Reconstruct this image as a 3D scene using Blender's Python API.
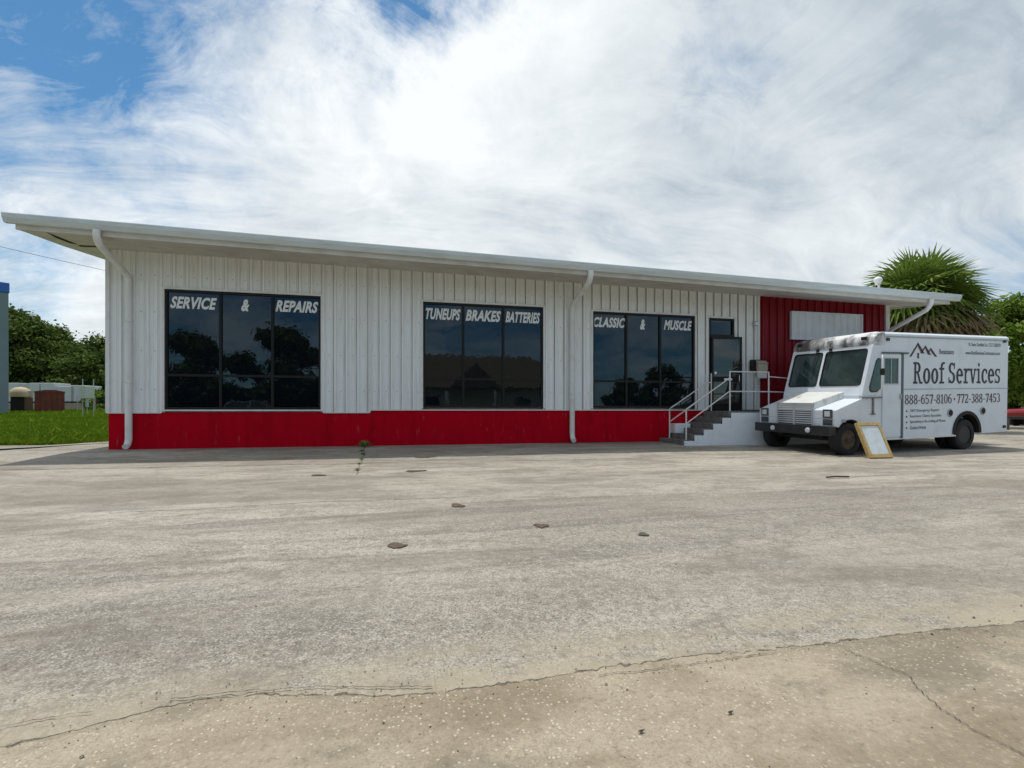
import bpy, bmesh, math, random
import numpy as np
from mathutils import Vector, Matrix
random.seed(7); rng = np.random.default_rng(7)
S = bpy.context.scene
for o in list(bpy.data.objects): bpy.data.objects.remove(o)
C = S.collection
R = math.radians

# ------------------------------------------------------------ camera
HEAD = math.atan(500/2208.)
cam = bpy.data.cameras.new('camera'); camo = bpy.data.objects.new('camera', cam); C.objects.link(camo)
CAMP = Vector((6.467, -13.15, .87))
camo.location = CAMP; camo.rotation_euler = (R(90), 0, -HEAD)
cam.sensor_width = 36; cam.lens = 36*500/1024; cam.shift_y = 26.5/1024
cam.clip_start = .05; cam.clip_end = 4000
S.camera = camo
VR = Vector((math.cos(HEAD), -math.sin(HEAD), 0)); VD = Vector((math.sin(HEAD), math.cos(HEAD), 0))
def at(px, depth, z=0):                       # place in the world seen at image column px, at a given depth
    p = CAMP + VD*depth + VR*((px-512)/500*depth); p.z = z; return p

# ------------------------------------------------------------ world, sun, exposure
SUN = Vector((-.45, .98, 4.75)).normalized()
SKY_STRENGTH = .10
w = bpy.data.worlds.new('World'); S.world = w; w.use_nodes = True
nt = w.node_tree; N = nt.nodes; L = nt.links
for n in list(N): N.remove(n)
def nd(t, **k):
    n = N.new(t)
    for a, b in k.items(): setattr(n, a, b)
    return n
def lk(a, b): L.new(a, b)
def math_(op, a, b=None, c=None, clamp=False):
    n = nd('ShaderNodeMath', operation=op, use_clamp=clamp)
    for i, v in enumerate((a, b, c)):
        if v is None: continue
        if isinstance(v, (int, float)): n.inputs[i].default_value = v
        else: lk(v, n.inputs[i])
    return n.outputs[0]
def vmath(op, a, b=None):
    n = nd('ShaderNodeVectorMath', operation=op)
    for i, v in enumerate((a, b)):
        if v is None: continue
        if isinstance(v, (tuple, list, Vector)): n.inputs[i].default_value = v
        elif isinstance(v, (int, float)): n.inputs['Scale'].default_value = v
        else: lk(v, n.inputs[i])
    return n
def noise(vec, scale, detail=6, rough=.55, dist=0):
    n = nd('ShaderNodeTexNoise'); n.inputs['Scale'].default_value = scale; n.inputs['Detail'].default_value = detail
    n.inputs['Roughness'].default_value = rough; n.inputs['Distortion'].default_value = dist
    lk(vec, n.inputs['Vector']); return n
def mrange(v, a, b, c=0, d=1, smooth=True):
    n = nd('ShaderNodeMapRange'); n.interpolation_type = 'SMOOTHSTEP' if smooth else 'LINEAR'
    lk(v, n.inputs['Value'])
    for i, x in zip((1, 2, 3, 4), (a, b, c, d)): n.inputs[i].default_value = x
    return n.outputs[0]
def mixc(f, a, b):
    n = nd('ShaderNodeMix', data_type='RGBA')
    if isinstance(f, (int, float)): n.inputs[0].default_value = f
    else: lk(f, n.inputs[0])
    for i, v in ((6, a), (7, b)):
        if isinstance(v, tuple): n.inputs[i].default_value = (*v[:3], 1)
        else: lk(v, n.inputs[i])
    return n.outputs[2]
sky = nd('ShaderNodeTexSky', sky_type='NISHITA'); sky.sun_disc = False
sky.sun_elevation = math.asin(SUN.z); sky.sun_rotation = math.atan2(SUN.x, SUN.y)
sky.air_density = 1.0; sky.dust_density = .6; sky.ozone_density = 2.0
tc = nd('ShaderNodeTexCoord'); d = tc.outputs['Generated']
sep = nd('ShaderNodeSeparateXYZ'); lk(d, sep.inputs[0])
zc = math_('ADD', math_('MAXIMUM', sep.outputs['Z'], 0), .34)
comb = nd('ShaderNodeCombineXYZ'); lk(math_('DIVIDE', sep.outputs['X'], zc), comb.inputs[0]); lk(math_('DIVIDE', sep.outputs['Y'], zc), comb.inputs[1])
P = comb.outputs[0]                           # position on a flat cloud layer
warp = noise(P, .9, 3, .5); P2 = vmath('ADD', P, vmath('SCALE', vmath('SUBTRACT', warp.outputs['Color'], (.5, .5, .5)).outputs[0], .9).outputs[0]).outputs[0]
def stretch(vec, rot, sx, sy):
    m = nd('ShaderNodeMapping'); m.inputs['Rotation'].default_value = (0, 0, rot); m.inputs['Scale'].default_value = (sx, sy, 1)
    lk(vec, m.inputs[0]); return m.outputs[0]
nA = noise(P2, 1.7, 9, .58).outputs['Fac']
nB = noise(stretch(P, R(-28), .6, 1.7), 1.9, 8, .56, .4).outputs['Fac']
nC = noise(P2, 5.0, 7, .6).outputs['Fac']
dd = vmath('ADD', d, vmath('SCALE', vmath('SUBTRACT', noise(d, 4.5, 9, .66).outputs['Color'], (.5, .5, .5)).outputs[0], .42).outputs[0]).outputs[0]
def pixdir(px, py):
    return (VD + VR*((px-512)/500) + Vector((0, 0, (410.5-py)/500))).normalized()
def blob(px, py, r0, r1):                     # an opening in the cloud round a direction
    n = vmath('DISTANCE', dd, tuple(pixdir(px, py)))
    return mrange(n.outputs['Value'], r0, r1, 1, 0)
gap = None
for b, k in ((blob(45, 25, .0, .36), 1.08), (blob(160, 70, .0, .22), .80), (blob(-200, -120, .1, .5), .8), (blob(390, -40, .0, .17), 1.15), (blob(320, -10, .0, .12), 1.0), (blob(215, -20, .0, .22), .75),
          (blob(300, -150, .05, .32), .8), (blob(705, 60, .0, .12), .40), (blob(995, 282, .0, .15), .62), (blob(15, 262, .0, .14), .50), (blob(940, 262, .0, .10), .3), (blob(780, 10, .0, .06), .35)):
    b = math_('MULTIPLY', b, k); gap = b if gap is None else math_('MAXIMUM', gap, b)
rear = mrange(sep.outputs['Y'], -.1, -.6, 0, .8)           # thinner, broken cloud over the street side
gap = math_('MAXIMUM', gap, math_('MULTIPLY', rear, mrange(nA, .42, .6, 1, .15)))
nD = noise(stretch(P2, R(35), .8, 2.0), 4.4, 10, .70, .6).outputs['Fac']
wisp = math_('ADD', math_('ADD', math_('MULTIPLY', math_('SUBTRACT', nB, .5), 1.2), math_('MULTIPLY', math_('SUBTRACT', nD, .455), 3.4)), math_('MULTIPLY', math_('SUBTRACT', nC, .5), 1.3))
cover = math_('SUBTRACT', 1.0, math_('MULTIPLY', gap, 1.12))
cover = math_('ADD', cover, math_('MULTIPLY', wisp, math_('ADD', math_('MULTIPLY', gap, .8), .05)), clamp=True)
lum = math_('ADD', math_('ADD', math_('MULTIPLY', math_('SUBTRACT', nB, .5), 1.25), math_('MULTIPLY', math_('SUBTRACT', nA, .5), .9)), math_('ADD', math_('MULTIPLY', math_('SUBTRACT', nC, .5), .7), math_('MULTIPLY', math_('SUBTRACT', nD, .5), .75)))
dark = math_('ADD', math_('ADD', math_('MULTIPLY', blob(1030, 40, .1, .6), .34), math_('MULTIPLY', blob(930, 120, .0, .2), .22)), math_('MULTIPLY', blob(600, 150, .0, .3), .10))
brt = math_('ADD', math_('MULTIPLY', blob(440, 90, .05, .40), .30), math_('MULTIPLY', blob(368, 178, .01, .075), .22))
brt = math_('ADD', brt, math_('MULTIPLY', blob(215, 100, .0, .13), .22))
for px, py, r1, k in ((75, 300, .09, .35), (40, 285, .06, .28), (524, 252, .018, .5), (100, 285, .05, .25)):
    brt = math_('ADD', brt, math_('MULTIPLY', blob(px, py, .0, r1), k))
lumf = math_('ADD', math_('SUBTRACT', math_('ADD', math_('ADD', lum, .60), brt), dark), 0, clamp=True)
cl = nd('ShaderNodeValToRGB'); lk(lumf, cl.inputs[0])
e = cl.color_ramp.elements; e[0].position = .0; e[0].color = (3.6, 4.25, 4.85, 1); e[1].position = 1; e[1].color = (7.75, 8.05, 8.2, 1)
m = e.new(.5); m.color = (5.95, 6.4, 6.7, 1)
bluesky = vmath('MULTIPLY', sky.outputs[0], (.46, .80, .92)).outputs[0]
col = mixc(cover, bluesky, cl.outputs[0])
bg = nd('ShaderNodeBackground'); lk(col, bg.inputs[0]); bg.inputs[1].default_value = SKY_STRENGTH
wo = nd('ShaderNodeOutputWorld'); lk(bg.outputs[0], wo.inputs[0])
sl = bpy.data.lights.new('sun', 'SUN'); sl.energy = 2.6; sl.angle = R(.9); sl.color = (1, .955, .88)
so = bpy.data.objects.new('sun', sl); C.objects.link(so); so.rotation_euler = SUN.to_track_quat('Z', 'Y').to_euler(); so.location = (0, 0, 60)
vs = S.view_settings; S.display_settings.display_device = 'sRGB'; vs.view_transform = 'Standard'; vs.look = 'None'; vs.exposure = .32; vs.gamma = 1; vs.use_curve_mapping = False

# ------------------------------------------------------------ materials
def mat(name, col, rough=.6, col2=None, scale=3., lo=.35, hi=.7, metal=0, bump=0, bscale=80, spec=.5, stretch_=None, col3=None, scale3=20., lo3=.6, hi3=.72, coat=0):
    global N, L, nt
    m = bpy.data.materials.new(name); m.use_nodes = True
    nt = m.node_tree; N = nt.nodes; L = nt.links
    b = N['Principled BSDF']; b.inputs['Roughness'].default_value = rough; b.inputs['Metallic'].default_value = metal
    b.inputs['Specular IOR Level'].default_value = spec; b.inputs['Coat Weight'].default_value = coat
    b.inputs['Base Color'].default_value = (*col, 1)
    tc = nd('ShaderNodeTexCoord'); v = tc.outputs['Object']
    if stretch_: v = stretch3(v, stretch_)
    c = None
    if col2:
        c = mixc(mrange(noise(v, scale, 7, .6).outputs['Fac'], lo, hi), col, col2)
        if col3: c = mixc(mrange(noise(v, scale3, 6, .65).outputs['Fac'], lo3, hi3), c, col3)
        lk(c, b.inputs['Base Color'])
    if bump:
        bn = nd('ShaderNodeBump'); bn.inputs['Strength'].default_value = bump; bn.inputs['Distance'].default_value = .02
        lk(noise(tc.outputs['Object'], bscale, 5, .6).outputs['Fac'], bn.inputs['Height']); lk(bn.outputs[0], b.inputs['Normal'])
    return m
def stretch3(vec, s):
    mp = nd('ShaderNodeMapping'); mp.inputs['Scale'].default_value = s; lk(vec, mp.inputs[0]); return mp.outputs[0]
M = {}
def sidemat(name, c1, c2, c3, joint_shade, amt):
    global N, L, nt
    m = bpy.data.materials.new(name); m.use_nodes = True; nt = m.node_tree; N = nt.nodes; L = nt.links
    b = N['Principled BSDF']; b.inputs['Roughness'].default_value = .45; b.inputs['Specular IOR Level'].default_value = .3
    v = nd('ShaderNodeTexCoord').outputs['Object']; sx = nd('ShaderNodeSeparateXYZ'); lk(v, sx.inputs[0])
    mp = nd('ShaderNodeMapping'); mp.inputs['Scale'].default_value = (5, 1, .35); lk(v, mp.inputs[0]); v2 = mp.outputs[0]
    c = mixc(mrange(noise(v2, 1.6, 7, .6).outputs['Fac'], .45, .8), c1, c2)
    c = mixc(math_('MULTIPLY', mrange(noise(v2, 5, 6, .65).outputs['Fac'], .56, .76), .8), c, c3)
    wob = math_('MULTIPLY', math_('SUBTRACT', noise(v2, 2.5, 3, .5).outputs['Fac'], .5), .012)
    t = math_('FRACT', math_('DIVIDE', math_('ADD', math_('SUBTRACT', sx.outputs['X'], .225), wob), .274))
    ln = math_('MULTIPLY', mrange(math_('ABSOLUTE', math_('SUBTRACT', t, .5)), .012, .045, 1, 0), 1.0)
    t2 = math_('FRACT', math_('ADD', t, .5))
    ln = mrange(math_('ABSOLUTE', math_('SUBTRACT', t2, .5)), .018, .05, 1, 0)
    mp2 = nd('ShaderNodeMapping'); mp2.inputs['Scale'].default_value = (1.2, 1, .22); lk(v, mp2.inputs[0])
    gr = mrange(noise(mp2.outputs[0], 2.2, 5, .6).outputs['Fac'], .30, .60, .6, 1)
    c = mixc(math_('MULTIPLY', math_('MULTIPLY', ln, gr), amt), c, joint_shade)  # shadow of the panel joints painted in as dark lines, strength varied by noise
    lk(c, b.inputs['Base Color']); return m
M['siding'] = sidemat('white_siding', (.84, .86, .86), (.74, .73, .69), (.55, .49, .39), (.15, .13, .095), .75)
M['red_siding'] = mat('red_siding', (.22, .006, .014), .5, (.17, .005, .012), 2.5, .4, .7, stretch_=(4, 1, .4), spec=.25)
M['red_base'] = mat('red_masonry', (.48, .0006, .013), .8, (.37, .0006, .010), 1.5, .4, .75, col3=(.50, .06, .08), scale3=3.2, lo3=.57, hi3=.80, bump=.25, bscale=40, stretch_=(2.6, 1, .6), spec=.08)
M['trim'] = mat('white_trim', (.74, .74, .73), .45, (.62, .61, .57), 4, .45, .75)
M['gutter'] = mat('gutter_white', (.60, .66, .68), .35, (.50, .55, .56), 3, .4, .75, stretch_=(.6, 1, 4))
M['soffit'] = mat('soffit_white', (.60, .58, .53), .6, (.50, .47, .41), 2, .4, .7)
M['roof'] = mat('roof_metal', (.5, .5, .5), .5, (.4, .4, .4), 1)
M['wall'] = mat('side_wall_white', (.65, .65, .64), .6)
M['bronze'] = mat('dark_bronze_frame', (.008, .007, .0065), .4, spec=.3)
M['glass'] = mat('tinted_glass', (.004, .0055, .009), .012, spec=.68); M['glass'].node_tree.nodes['Principled BSDF'].inputs['Specular Tint'].default_value = (.66, .86, 1, 1)
def wavy(m):
    global N, L, nt
    nt = m.node_tree; N = nt.nodes; L = nt.links; bn = nd('ShaderNodeBump'); bn.inputs['Strength'].default_value = .06; bn.inputs['Distance'].default_value = .02
    lk(noise(nd('ShaderNodeNewGeometry').outputs['Position'], 2.6, 3, .5, .6).outputs['Fac'], bn.inputs['Height']); lk(bn.outputs[0], N['Principled BSDF'].inputs['Normal'])
wavy(M['glass'])
M['doorglass'] = mat('door_glass', (.012, .013, .012), .02, spec=.9)
M['letter'] = mat('white_vinyl', (.80, .82, .83), .5)
M['conc'] = mat('step_concrete', (.17, .165, .16), .85, (.11, .108, .10), 5, .4, .7, bump=.2)
M['white_conc'] = mat('white_painted_concrete', (.76, .81, .85), .65, (.68, .71, .73), 3, .4, .75, col3=(.42, .36, .26), scale3=2.2, lo3=.64, hi3=.78)
M['rail'] = mat('white_railing_paint', (.66, .66, .64), .4, (.45, .38, .33), 9, .62, .75)
M['black'] = mat('black_plastic', (.012, .012, .013), .45)
M['beige'] = mat('beige_plastic', (.50, .45, .37), .5)
M['grey'] = mat('grey_metal', (.35, .37, .38), .5)
M['van'] = mat('van_white_paint', (.69, .74, .80), .35, (.61, .655, .71), 2.2, .45, .75, col3=(.46, .45, .43), scale3=6, lo3=.68, hi3=.8, coat=.15)
M['vandirty'] = mat('van_weathered_cap', (.66, .67, .68), .5, (.10, .092, .09), 1.5, .42, .55, col3=(.17, .15, .13), scale3=7, lo3=.60, hi3=.68, stretch_=(1, 1.2, .5))
M['hood'] = mat('van_hood_paint', (.70, .71, .70), .4, (.62, .62, .58), 3, .4, .75, col3=(.42, .41, .31), scale3=3.3, lo3=.57, hi3=.70, stretch_=(1.6, 1, 1))
M['vanglass'] = mat('van_glass', (.038, .064, .066), .02, (.016, .028, .03), 1.2, spec=.9)
M['seam'] = mat('dark_seam', (.06, .075, .09), .6)
M['navy'] = mat('navy_lettering', (.012, .016, .028), .5)
M['maroon'] = mat('maroon_lettering', (.05, .014, .022), .5)
M['tyre'] = mat('tyre_rubber', (.013, .013, .014), .8, (.03, .028, .026), 8, .5, .8)
M['rim'] = mat('rusty_rim', (.10, .075, .04), .6, (.035, .02, .012), 6, .4, .65, col3=(.22, .14, .03), scale3=5, lo3=.6, hi3=.7)
M['rimdark'] = mat('dark_rim', (.025, .023, .022), .6)
M['bumper'] = mat('black_bumper', (.018, .020, .024), .45, (.04, .04, .04), 7, .5, .8)
M['chrome'] = mat('headlight_chrome', (.7, .72, .75), .12, metal=.9)
M['lens'] = mat('lamp_lens', (.62, .66, .70), .12, spec=.8)
M['under'] = mat('underbody_black', (.012, .011, .010), .8)
M['rust'] = mat('rust', (.10, .045, .025), .8, (.05, .022, .015), 5)
M['wood'] = mat('yellow_wood', (.50, .36, .14), .65, (.34, .22, .07), 5, .4, .7, stretch_=(6, 6, 1.5))
M['board'] = mat('white_board', (.60, .66, .68), .5, (.50, .55, .57), 6, .4, .7)
M['bark'] = mat('bark', (.10, .08, .06), .9, (.06, .05, .04), 6, bump=.4, bscale=12)
M['dumprust'] = mat('rusty_container', (.17, .038, .022), .75, (.09, .03, .02), 1.2, .4, .7, col3=(.20, .09, .04), scale3=2.2, lo3=.58, hi3=.7)
M['tan'] = mat('tan_paint', (.46, .38, .24), .7)
M['bldgrey'] = mat('grey_panel', (.15, .20, .24), .6, (.13, .175, .21), .6)
M['blue'] = mat('blue_trim', (.008, .10, .42), .45)
M['carred'] = mat('car_red_paint', (.25, .008, .018), .25, coat=.6)
M['carsilver'] = mat('car_silver_paint', (.42, .43, .45), .28, coat=.5)
M['carblack'] = mat('car_dark_paint', (.03, .03, .035), .25, coat=.5)
M['orange'] = mat('orange_plastic', (.55, .10, .025), .6)
M['cable'] = mat('black_cable', (.03, .03, .035), .6)
M['taillight'] = mat('red_lens', (.35, .01, .01), .2)
M['litter'] = mat('dry_leaf', (.035, .024, .015), .8)
M['dirt'] = mat('brown_dirt_clump', (.135, .098, .066), .95, (.06, .042, .028), 22, bump=.5, bscale=60)
M['crackmat'] = mat('crack_dark', (.055, .05, .042), .95, (.10, .09, .075), 30)
M['houseroof'] = mat('brown_shingle', (.19, .125, .075), .85, (.13, .085, .055), 4)
M['housewall'] = mat('cream_stucco', (.62, .55, .44), .8)
M['weed'] = mat('weed_leaf', (.10, .22, .025), .7, (.17, .24, .05), 9)

def leafmat(name, c1, c2, c3, sc=.6, trans=.25):
    global N, L, nt
    m = bpy.data.materials.new(name); m.use_nodes = True; nt = m.node_tree; N = nt.nodes; L = nt.links
    b = N['Principled BSDF']; b.inputs['Roughness'].default_value = .7; b.inputs['Specular IOR Level'].default_value = .08
    tc = nd('ShaderNodeTexCoord'); v = tc.outputs['Object']
    c = mixc(mrange(noise(v, sc, 4, .6).outputs['Fac'], .38, .62), c1, c2)
    c = mixc(mrange(noise(v, 9., 3, .6).outputs['Fac'], .5, .72), c, c3)
    lk(c, b.inputs['Base Color'])
    t = nd('ShaderNodeBsdfTranslucent'); lk(c, t.inputs[0])
    mx = nd('ShaderNodeMixShader'); mx.inputs[0].default_value = trans; lk(b.outputs[0], mx.inputs[1]); lk(t.outputs[0], mx.inputs[2])
    lk(mx.outputs[0], N['Material Output'].inputs[0]); return m
M['leaf_oak'] = leafmat('oak_leaves', (.06, .10, .02), (.10, .145, .03), (.15, .18, .05))
M['leaf_bright'] = leafmat('bright_leaves', (.10, .19, .022), (.17, .25, .04), (.26, .28, .07))
M['leaf_bush'] = leafmat('bush_leaves', (.06, .115, .02), (.10, .155, .03), (.17, .19, .05))
M['palm'] = leafmat('palm_fronds', (.10, .18, .025), (.17, .25, .045), (.28, .29, .10), 1.2, .25)
M['palmdead'] = leafmat('dead_fronds', (.22, .15, .085), (.15, .10, .055), (.30, .23, .13), 1.5, .1)
M['grass'] = leafmat('grass_blades', (.085, .17, .006), (.14, .23, .010), (.24, .26, .03), .35, .2)

# ------------------------------------------------------------ ground materials
def begin(name):
    global N, L, nt
    m = bpy.data.materials.new(name); m.use_nodes = True; nt = m.node_tree; N = nt.nodes; L = nt.links
    return m, N['Principled BSDF'], nd('ShaderNodeNewGeometry').outputs['Position']
def mapv(v, rot, s):
    mp = nd('ShaderNodeMapping'); mp.inputs['Rotation'].default_value = (0, 0, rot); mp.inputs['Scale'].default_value = s; lk(v, mp.inputs[0]); return mp.outputs[0]
def speck(v, scale):
    n = nd('ShaderNodeTexVoronoi'); n.inputs['Scale'].default_value = scale; lk(v, n.inputs['Vector']); return n
# worn asphalt
m, b, pos = begin('worn_asphalt'); M['asphalt'] = m
big = noise(mapv(pos, R(4), (.16, .55, 1)), 1.1, 7, .6, .5).outputs['Fac']
mid = noise(mapv(pos, R(-3), (.35, 1.1, 1)), 1.6, 8, .62, .8).outputs['Fac']
base = mixc(mrange(big, .33, .66), (.272, .246, .202), (.44, .402, .338))
base = mixc(math_('MULTIPLY', mrange(mid, .50, .66), .5), base, (.135, .125, .108))
base = mixc(math_('MULTIPLY', mrange(noise(mapv(pos, 0, (.10, 1.1, 1)), 1.3, 9, .66, 1.1).outputs['Fac'], .54, .66), .7), base, (.14, .126, .105))
base = mixc(math_('MULTIPLY', mrange(noise(pos, .55, 5, .5).outputs['Fac'], .56, .72), .5), base, (.43, .39, .33))
sp = speck(pos, 130.); spc = nd('ShaderNodeSeparateColor'); lk(sp.outputs['Color'], spc.inputs[0])
near = mrange(nd('ShaderNodeSeparateXYZ').outputs[1], 0, 1)
sy = nd('ShaderNodeSeparateXYZ'); lk(pos, sy.inputs[0])
agg = mrange(sy.outputs['Y'], -5.5, -8.6, .45, 1)          # more stones worn bare towards the street
agg = math_('MULTIPLY', agg, mrange(noise(mapv(pos, 0, (.3, .8, 1)), 1.2, 4, .6).outputs['Fac'], .3, .6, .55, 1))
base = mixc(math_('MULTIPLY', mrange(spc.outputs[0], .60, .80), math_('MULTIPLY', agg, .6)), base, (.50, .47, .42))
base = mixc(math_('MULTIPLY', mrange(spc.outputs[1], .55, .80), math_('MULTIPLY', agg, .62)), base, (.13, .118, .105))
fine = noise(pos, 70, 5, .75).outputs['Fac']
base = mixc(math_('MULTIPLY', mrange(fine, .5, .68), .5), base, (.155, .135, .11))
blot = noise(mapv(pos, R(12), (.5, 1.0, 1)), 1.5, 9, .68, .6).outputs['Fac']
base = mixc(math_('MULTIPLY', mrange(blot, .48, .60), .5), base, (.175, .15, .118))
base = mixc(math_('MULTIPLY', mrange(noise(pos, 8, 6, .7).outputs['Fac'], .50, .66), .45), base, (.17, .148, .12))
g1 = noise(mapv(pos, 0, (1, .8, 1)), 26, 9, .82).outputs['Fac']
base = mixc(math_('MULTIPLY', mrange(g1, .52, .62), math_('MULTIPLY', agg, .62)), base, (.105, .092, .078))
base = mixc(math_('MULTIPLY', mrange(g1, .47, .38), math_('MULTIPLY', agg, .45)), base, (.50, .46, .40))
g2 = noise(mapv(pos, R(7), (.5, 1, 1)), 5.5, 9, .75, .3).outputs['Fac']
base = mixc(math_('MULTIPLY', mrange(g2, .50, .64), .38), base, (.15, .132, .108))
stone = speck(pos, 55.); stc = nd('ShaderNodeSeparateColor'); lk(stone.outputs['Color'], stc.inputs[0])
pit = math_('MULTIPLY', math_('MULTIPLY', mrange(stc.outputs[2], .86, .92), mrange(stone.outputs['Distance'], .2, .38, 1, 0)), agg)
base = mixc(math_('MULTIPLY', pit, .75), base, (.075, .065, .055))
sand = math_('MULTIPLY', mrange(sy.outputs['Y'], -10.55, -11.08), mrange(noise(mapv(pos, 0, (1.2, 3, 1)), 1.6, 7, .65).outputs['Fac'], .35, .6))
base = mixc(math_('MULTIPLY', sand, .7), base, (.36, .31, .225))
lk(base, b.inputs['Base Color']); b.inputs['Roughness'].default_value = .88; b.inputs['Specular IOR Level'].default_value = .3
bn = nd('ShaderNodeBump'); bn.inputs['Strength'].default_value = .5; bn.inputs['Distance'].default_value = .006
hh = math_('ADD', math_('MULTIPLY', fine, .7), math_('MULTIPLY', sp.outputs['Distance'], -.6)); lk(hh, bn.inputs['Height']); lk(bn.outputs[0], b.inputs['Normal'])
# exposed-aggregate concrete
m, b, pos = begin('shell_concrete'); M['concrete'] = m
big = noise(mapv(pos, R(8), (.8, 1.6, 1)), .9, 7, .6, .3).outputs['Fac']
base = mixc(mrange(big, .35, .65), (.225, .182, .124), (.37, .318, .238))
base = mixc(math_('MULTIPLY', mrange(noise(pos, 1.9, 6, .62, .5).outputs['Fac'], .54, .70), .55), base, (.20, .162, .105))
sp = speck(pos, 62.); spc = nd('ShaderNodeSeparateColor'); lk(sp.outputs['Color'], spc.inputs[0])
wear = mrange(noise(pos, 1.4, 4, .6).outputs['Fac'], .38, .58, .25, 1)
chip = math_('MULTIPLY', math_('MULTIPLY', mrange(spc.outputs[0], .62, .70), mrange(math_('ADD', sp.outputs['Distance'], math_('MULTIPLY', spc.outputs[2], .34)), .30, .46, 1, 0)), wear)
cst = noise(mapv(pos, R(20), (1, 1.6, 1)), 1.1, 8, .66, .6).outputs['Fac']
base = mixc(math_('MULTIPLY', mrange(cst, .48, .62), .6), base, (.165, .142, .108))
g3 = noise(pos, 30, 9, .82).outputs['Fac']
base = mixc(math_('MULTIPLY', mrange(g3, .52, .64), .5), base, (.115, .094, .066))
base = mixc(math_('MULTIPLY', mrange(g3, .46, .37), .4), base, (.50, .44, .34))
base = mixc(math_('MULTIPLY', chip, .7), base, (.58, .52, .42))
sp2 = speck(pos, 170.); spc2 = nd('ShaderNodeSeparateColor'); lk(sp2.outputs['Color'], spc2.inputs[0])
base = mixc(math_('MULTIPLY', mrange(spc2.outputs[1], .62, .9), math_('MULTIPLY', wear, .38)), base, (.17, .14, .10))
fine = noise(pos, 90, 5, .75).outputs['Fac']
base = mixc(math_('MULTIPLY', mrange(fine, .5, .7), .35), base, (.15, .125, .09))
lk(base, b.inputs['Base Color']); b.inputs['Roughness'].default_value = .85; b.inputs['Specular IOR Level'].default_value = .3
bn = nd('ShaderNodeBump'); bn.inputs['Strength'].default_value = .45; bn.inputs['Distance'].default_value = .006; lk(math_('ADD', fine, math_('MULTIPLY', chip, .6)), bn.inputs['Height']); lk(bn.outputs[0], b.inputs['Normal'])
# soil / lawn under the grass
m, b, pos = begin('lawn_soil'); M['soil'] = m
base = mixc(mrange(noise(pos, .35, 6, .6).outputs['Fac'], .35, .65), (.07, .125, .014), (.12, .175, .024))
base = mixc(mrange(noise(pos, 7, 5, .7).outputs['Fac'], .55, .7), base, (.15, .14, .06))
lk(base, b.inputs['Base Color']); b.inputs['Roughness'].default_value = .9; b.inputs['Specular IOR Level'].default_value = .1
m, b, pos = begin('road_asphalt'); M['road'] = m
base = mixc(mrange(noise(pos, .8, 6, .6).outputs['Fac'], .35, .65), (.09, .088, .085), (.13, .127, .12)); lk(base, b.inputs['Base Color']); b.inputs['Roughness'].default_value = .9

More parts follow.
